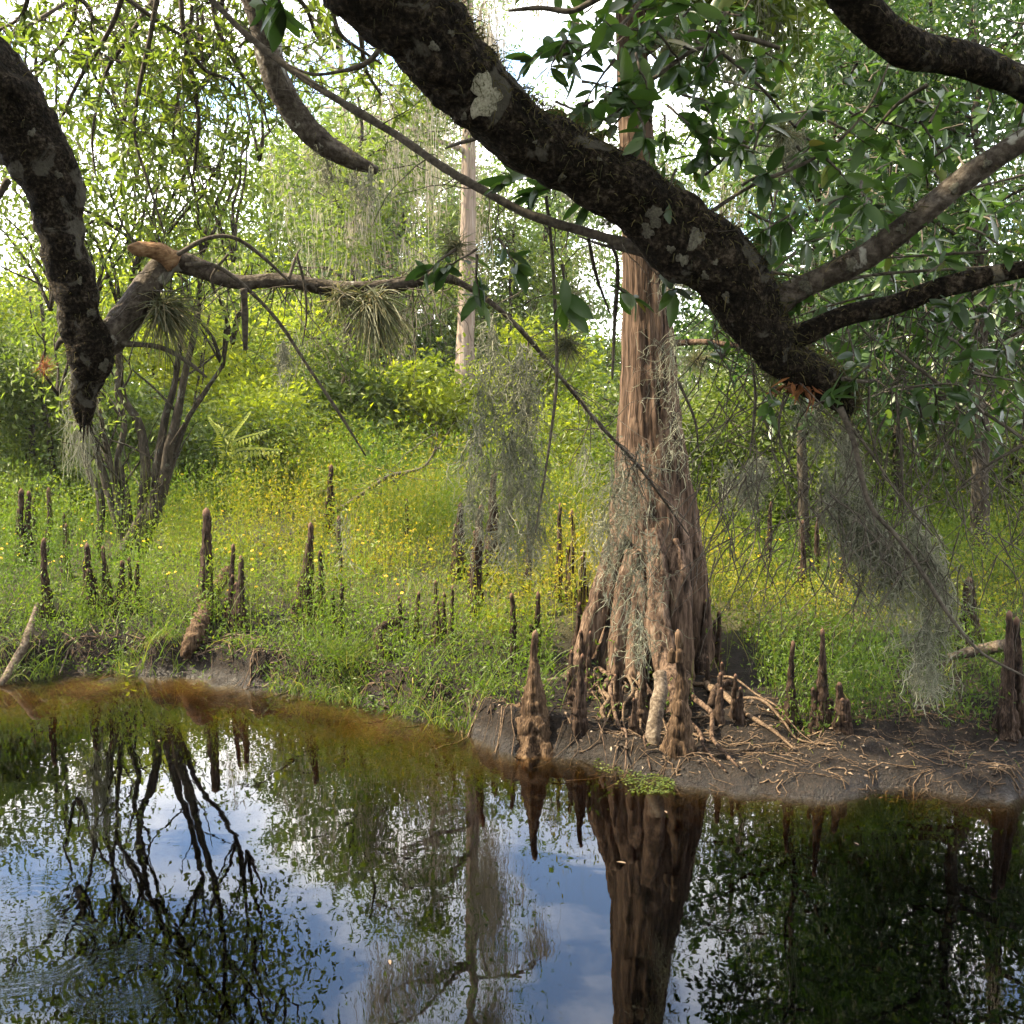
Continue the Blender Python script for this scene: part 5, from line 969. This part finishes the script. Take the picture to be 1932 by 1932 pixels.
# grass blades
def blades(name, label, x, y, z, L0, L1, w, droop, mat='grass'):
    n = len(x); L = L0+(L1-L0)*g.random(n); a = g.random(n)*6.283; out = .15+.5*g.random(n); K = 5; f = np.linspace(0, 1, K)
    d = np.stack([np.cos(a)*out, np.sin(a)*out, np.ones(n)], -1); d = unit(d); p = np.stack([x, y, z], -1)[:, None]+d[:, None]*(L[:, None]*f)[..., None]
    p[:, :, 2] -= (L*droop*g.random(n))[:, None]*f**2.2; p[:, :, 0] += (np.cos(a)*L*.25)[:, None]*f**2
    mb = MB(); ribbons(mb, p, w, g); return tag(build(mb, name, M[mat], smooth=False), label, 'grass', kind='stuff')
n = 11500; x, y = scatter(n, 7.6, 16); s, z = land(x, y); lf = ss(1.6, -.6, x); edge = .06*lf+.95*(1-lf); ok = (s > edge) & (g.random(n) < .45+.6*patch(x, y, 1.1, 41)) & clear_path(x, y)
blades('bank_grass', 'short green grass blades mixed through the bank herbs', x[ok], y[ok], z[ok], .2, .8, .008, .45)
n = 1500; c = np.array([G(800+g.normal()*60, 985+g.normal()*16) for _ in range(60)]); i_ = g.integers(0, 60, n); x = c[i_, 0]+g.normal(size=n)*.22; y = c[i_, 1]+g.normal(size=n)*.25; z = ground(x, y)
blades('tall_grass', 'tall bright green grass clump behind the meadow', x, y, z, .5, 1.1, .014, .4)
n = 420; c = np.array([G(655+g.normal()*26, 1255+g.normal()*22) for _ in range(30)]); i_ = g.integers(0, 30, n); x = c[i_, 0]+g.normal(size=n)*.06; y = c[i_, 1]+g.normal(size=n)*.06; z = ground(x, y)
blades('overhanging_grass', 'bright grass tuft spilling over the bank into the water', x, y, z, .15, .42, .007, .9)
n = 1500; x = -5.4+5.8*g.random(n); y = shore(x)-.08+.30*g.random(n); z = np.maximum(ground(x, y), .0); ok = patch(x, y, 1.6, 61) > -.05
blades('edge_weeds', 'ragged weeds and grass drooping over the left bank edge', x[ok], y[ok], z[ok], .12, .45, .009, 1.1)
n = 500; x, y = scatter(n, 7.4, 10.5, .4); s, z = land(x, y); ok = (s > .15) & (x > 1.0)
blades('mud_grass', 'sparse thin grass on the shaded mud', x[ok], y[ok], z[ok], .03, .10, .005, .5)
# broad small leaves at the bank edge and in the shaded herbs
n = 5200; x, y = scatter(n, 7.6, 14); s, z = land(x, y); lf = ss(1.6, -.6, x); ok = (s > .10*lf+.9*(1-lf)) & (g.random(n) < .25+.9*np.maximum(0, patch(x, y, .9, 51))+.25*(x > 1.5)) & clear_path(x, y); x, y, z = x[ok], y[ok], z[ok]; n = len(x)
per = 7; pos = np.repeat(np.stack([x, y, z], -1), per, 0)+g.normal(size=(n*per, 3))*np.array([.05, .05, 0])+np.stack([0*np.arange(n*per), 0*np.arange(n*per), .03+.22*g.random(n*per)], -1); mb = MB(); L = .03+.03*g.random(n*per)
leaves(mb, pos, g.normal(size=pos.shape), L, L*.55, g, rnd=.6*g.random(n*per)); tag(build(mb, 'bank_weeds', M['leaf_mid'], smooth=False), 'broad-leaved green weeds among the bank herbs', 'weeds', kind='stuff')
# yellow flowers
fl = MB(); pts = [(g.random()*330, 950+g.random()*120) for _ in range(38)]+[(400+g.random()*650, 930+g.random()*130) for _ in range(60)]+[(300+g.random()*500, 1030+g.random()*90) for _ in range(16)]+[(1340+g.random()*300, 1000+g.random()*60) for _ in range(22)]
stm = []
for (a, b) in pts:
    q = G(a, b, .30); gzq = gz(q[0], q[1]); stm.append([[q[0], q[1], gzq], [q[0]+.01, q[1], (gzq+q[2])/2], q]); nrm = unit(np.array([g.normal()*.4, -.5, 1.0])); u = unit(np.cross(nrm, [1, .2, 0])); w = np.cross(nrm, u); th = np.arange(6)*math.pi/3+g.random()
    dr = u[None]*np.cos(th)[:, None]+w[None]*np.sin(th)[:, None]; leaves(fl, np.tile(q, (6, 1)), dr, .026, .02, g, nrm=np.tile(nrm, (6, 1)))
tag(build(fl, 'tickseed_flowers', M['flower'], smooth=False), 'small yellow flowers dotted over the meadow', 'flowers', kind='stuff'); mb = MB(); ribbons(mb, np.array(stm), .004, g); tag(build(mb, 'flower_stems', M['grass'], smooth=False), 'thin stems under the yellow flowers', 'flowers', kind='stuff')
# litter on the bare bank: dead leaves, rootlets
n = 9000; x, y = scatter(n, 7.5, 12.5, .6); s, z = land(x, y); ok = (s > .02) & (s < .5+1.3*(x > .5)); x, y, z = x[ok], y[ok], z[ok]; n = len(x); mb = MB(); L = .015+.04*g.random(n)**2; leaves(mb, np.stack([x, y, z+.006], -1), g.normal(size=(n, 3))*np.array([1, 1, .25]), L, L*.5, g, nrm=np.tile([0, -.2, 1.0], (n, 1))+g.normal(size=(n, 3))*.35)
tag(build(mb, 'leaf_litter', M['litter'], smooth=False), 'dead leaf litter scattered on the bare mud bank', 'leaf litter', kind='stuff')
mb = MB(); n = 1300; x, y = scatter(n*3, 7.5, 12, .4); s, z = land(x, y); ok = (s > -.02) & (s < .35+1.0*(x > .5)); x, y = x[ok][:n], y[ok][:n]
for k in range(len(x)):
    a = g.random()*6.28; ln = .06+.32*g.random()**2; p = []
    for j in range(6):
        xx, yy = x[k]+math.cos(a)*ln*j/5, y[k]+math.sin(a)*ln*.6*j/5; a += g.normal()*.3; p.append([xx, yy, gz(xx, yy)+.008+.02*math.sin(j/5*3.14)*g.random()])
    tube(mb, np.hstack([np.array(p), np.full((6, 1), .0022+.005*g.random()**3)]), segs=4, resample=False, cap=False)
for k in range(150):
    x_ = -5.4+6.9*g.random(); y_ = float(shore(x_))+.10+.3*g.random(); p = []; sl_ = g.normal()*.07; st_ = .02+.06*g.random()
    for j in range(5):
        x_ += sl_+g.normal()*.02; p.append([x_, y_-st_*j, max(gz(x_, y_-st_*j), -.06)+.008+.03*g.random()**2])
    tube(mb, np.hstack([np.array(p), np.full((5, 1), .002+.007*g.random()**3)]), segs=4, resample=False, cap=False)
tag(build(mb, 'bank_rootlets', M['root']), 'thin roots and broken twigs strewn on the mud bank', 'roots', kind='stuff')
# small leafy plants worth telling apart
def sprig(label, px, py, d, h, n, L, mat, seed, name='seedling', lean_=(0, 0)):
    g = np.random.default_rng(seed); b = P(px, py, d) if d else G(px, py); top = b+np.array([lean_[0], lean_[1], h]); t = thing(name, label, 'plant', b); mb = MB(); st = wander(b-np.array([0, 0, .04]), top, 8, .06, g, .006, .003); tube(mb, st, n=10, segs=5); build(mb, 'stem', M['grass'], t)
    for k in range(n):
        f = .3+.7*k/max(1, n-1); q = st[min(7, int(f*7.9)), :3]; a = k*2.4+g.random(); lf_ = MB(); big_leaves(lf_, q[None], np.array([[math.cos(a), math.sin(a), .35]]), np.array([[0, 0, 1.0]]), np.array([L*(.7+.5*g.random())]), g); build(lf_, 'leaf', M[mat], t)
for k, (px, py) in enumerate([(598, 930), (640, 945), (662, 905), (690, 950), (632, 985)]): sprig('pale yellow-green seedling with whorled leaves over the fallen arching branch', px, py, gd(620, 1010)-.2, .28, 9, .17, 'leaf_bright', 900+k)
for o in bpy.data.objects:
    if o.name.startswith('seedling'): o['group'] = 'whorled seedlings over the fallen branch'
sprig('small green plant sprouting from the water by the pale sand', 240, 1280, 0, .14, 8, .10, 'leaf_bright', 930, name='water_sprout')
# bright fern in the sun
def fern():
    b = G(430, 965); g = np.random.default_rng(4); d = b[1]; t = thing('fern', 'bright sunlit fern with feathered fronds before the dark thicket', 'fern', b)
    for k, (x1, y1, x2, y2) in enumerate([(430, 850, 505, 812), (425, 840, 395, 790), (430, 845, 470, 780), (440, 860, 530, 850)]):
        rows = np.vstack([b, P(x1, y1, d), P(x2, y2, d-.2)]); c = crom(np.hstack([rows, np.array([[.012], [.009], [.004]])]), 26); mb = MB(); tube(mb, c, segs=4, resample=False, cap=False); build(mb, 'frond', M['grass'], t); fr_ = bpy.data.objects[list(BASE)[-1]]
        lf_ = MB(); ax = unit(np.gradient(c[:, :3], axis=0)); sd = unit(np.cross(ax, np.array([0, -.4, 1.0])))
        for sgn in (-1, 1):
            i_ = np.arange(9, 26); leaves(lf_, c[i_, :3], sd[i_]*sgn+ax[i_]*.45+np.array([0, 0, -.15]), .26*np.sin(np.linspace(.5, 2.9, 17)), .055, g, rnd=.6+.4*g.random(17), nrm=np.tile([0, -.4, 1.0], (17, 1)))
        tag(build(lf_, 'leaflets', M['leaf_bright'], fr_, smooth=False), kind='stuff')
fern()
# floating leaves and the weedy mat by the double-knobbed knee
g = np.random.default_rng(19)
for k, (px, py, L) in enumerate([(1181, 1630, .05), (1258, 1535, .04), (1620, 1595, .035), (735, 1812, .035), (300, 1400, .04), (470, 1340, .04)]):
    a, b = Wt(px, py); mb = MB(); r = g.random()*6.28; big_leaves(mb, np.array([[a, b, .004]]), np.array([[math.cos(r), math.sin(r), .05]]), np.array([[.1, 0, 1.0]]), np.array([L*1.3]), g)
    tag(build(mb, 'floating_leaf', M['litter'], loc=(a, b, .004)), 'small pale dead leaf floating on the dark water', 'leaf', 'leaves floating on the water'); mb.a[-1][:] = 1
    bpy.data.objects[list(BASE)[-1]].data.attributes['rnd'].data.foreach_set('value', np.full(len(LV), .8, np.float32))
n = 1500; px = 1120+g.random(n)*150; py = 1425+g.random(n)*75; ps = np.array([[*Wt(a, b), .004+.012*g.random()] for a, b in zip(px, py)]); keep = (vnoise(ps, 3.0, 4)+g.random(n)*.8) > .25; ps = ps[keep]; mb = MB(); leaves(mb, ps, g.normal(size=ps.shape)*np.array([1, 1, .1]), .03, .016, g, nrm=np.tile([0, 0, 1.0], (len(ps), 1))+g.normal(size=ps.shape)*.2)
tag(build(mb, 'water_weed', M['leaf_mid'], smooth=False), 'green floating weed mat at the foot of the knees', 'water weed', kind='stuff')

# ------------------------------------------------------------------ humid air: the far trees fade to a pale veil
HAZE = 0.00032
if HAZE:
    m, nt, o = newmat('humid_air'); pv = nd(nt, 'ShaderNodeVolumePrincipled', {'Color': (0.92, 0.95, 1.0, 1), 'Density': HAZE, 'Anisotropy': 0.35}); nt.links.new(pv.outputs[0], o.inputs[1])
    x0, x1, y0, y1, z0, z1 = -110, 110, -45, 120, -4.5, 30
    v = np.array([(x0, y0, z0), (x1, y0, z0), (x1, y1, z0), (x0, y1, z0), (x0, y0, z1), (x1, y0, z1), (x1, y1, z1), (x0, y1, z1)], float)
    me = mesh_np('haze', v, [np.array([(3, 2, 1, 0), (4, 5, 6, 7), (0, 1, 5, 4), (1, 2, 6, 5), (2, 3, 7, 6), (3, 0, 4, 7)])], m, smooth=False)
    ho = bpy.data.objects.new('haze', me); COL.objects.link(ho); tag(ho, kind='stuff', label='pale humid air over the swamp')
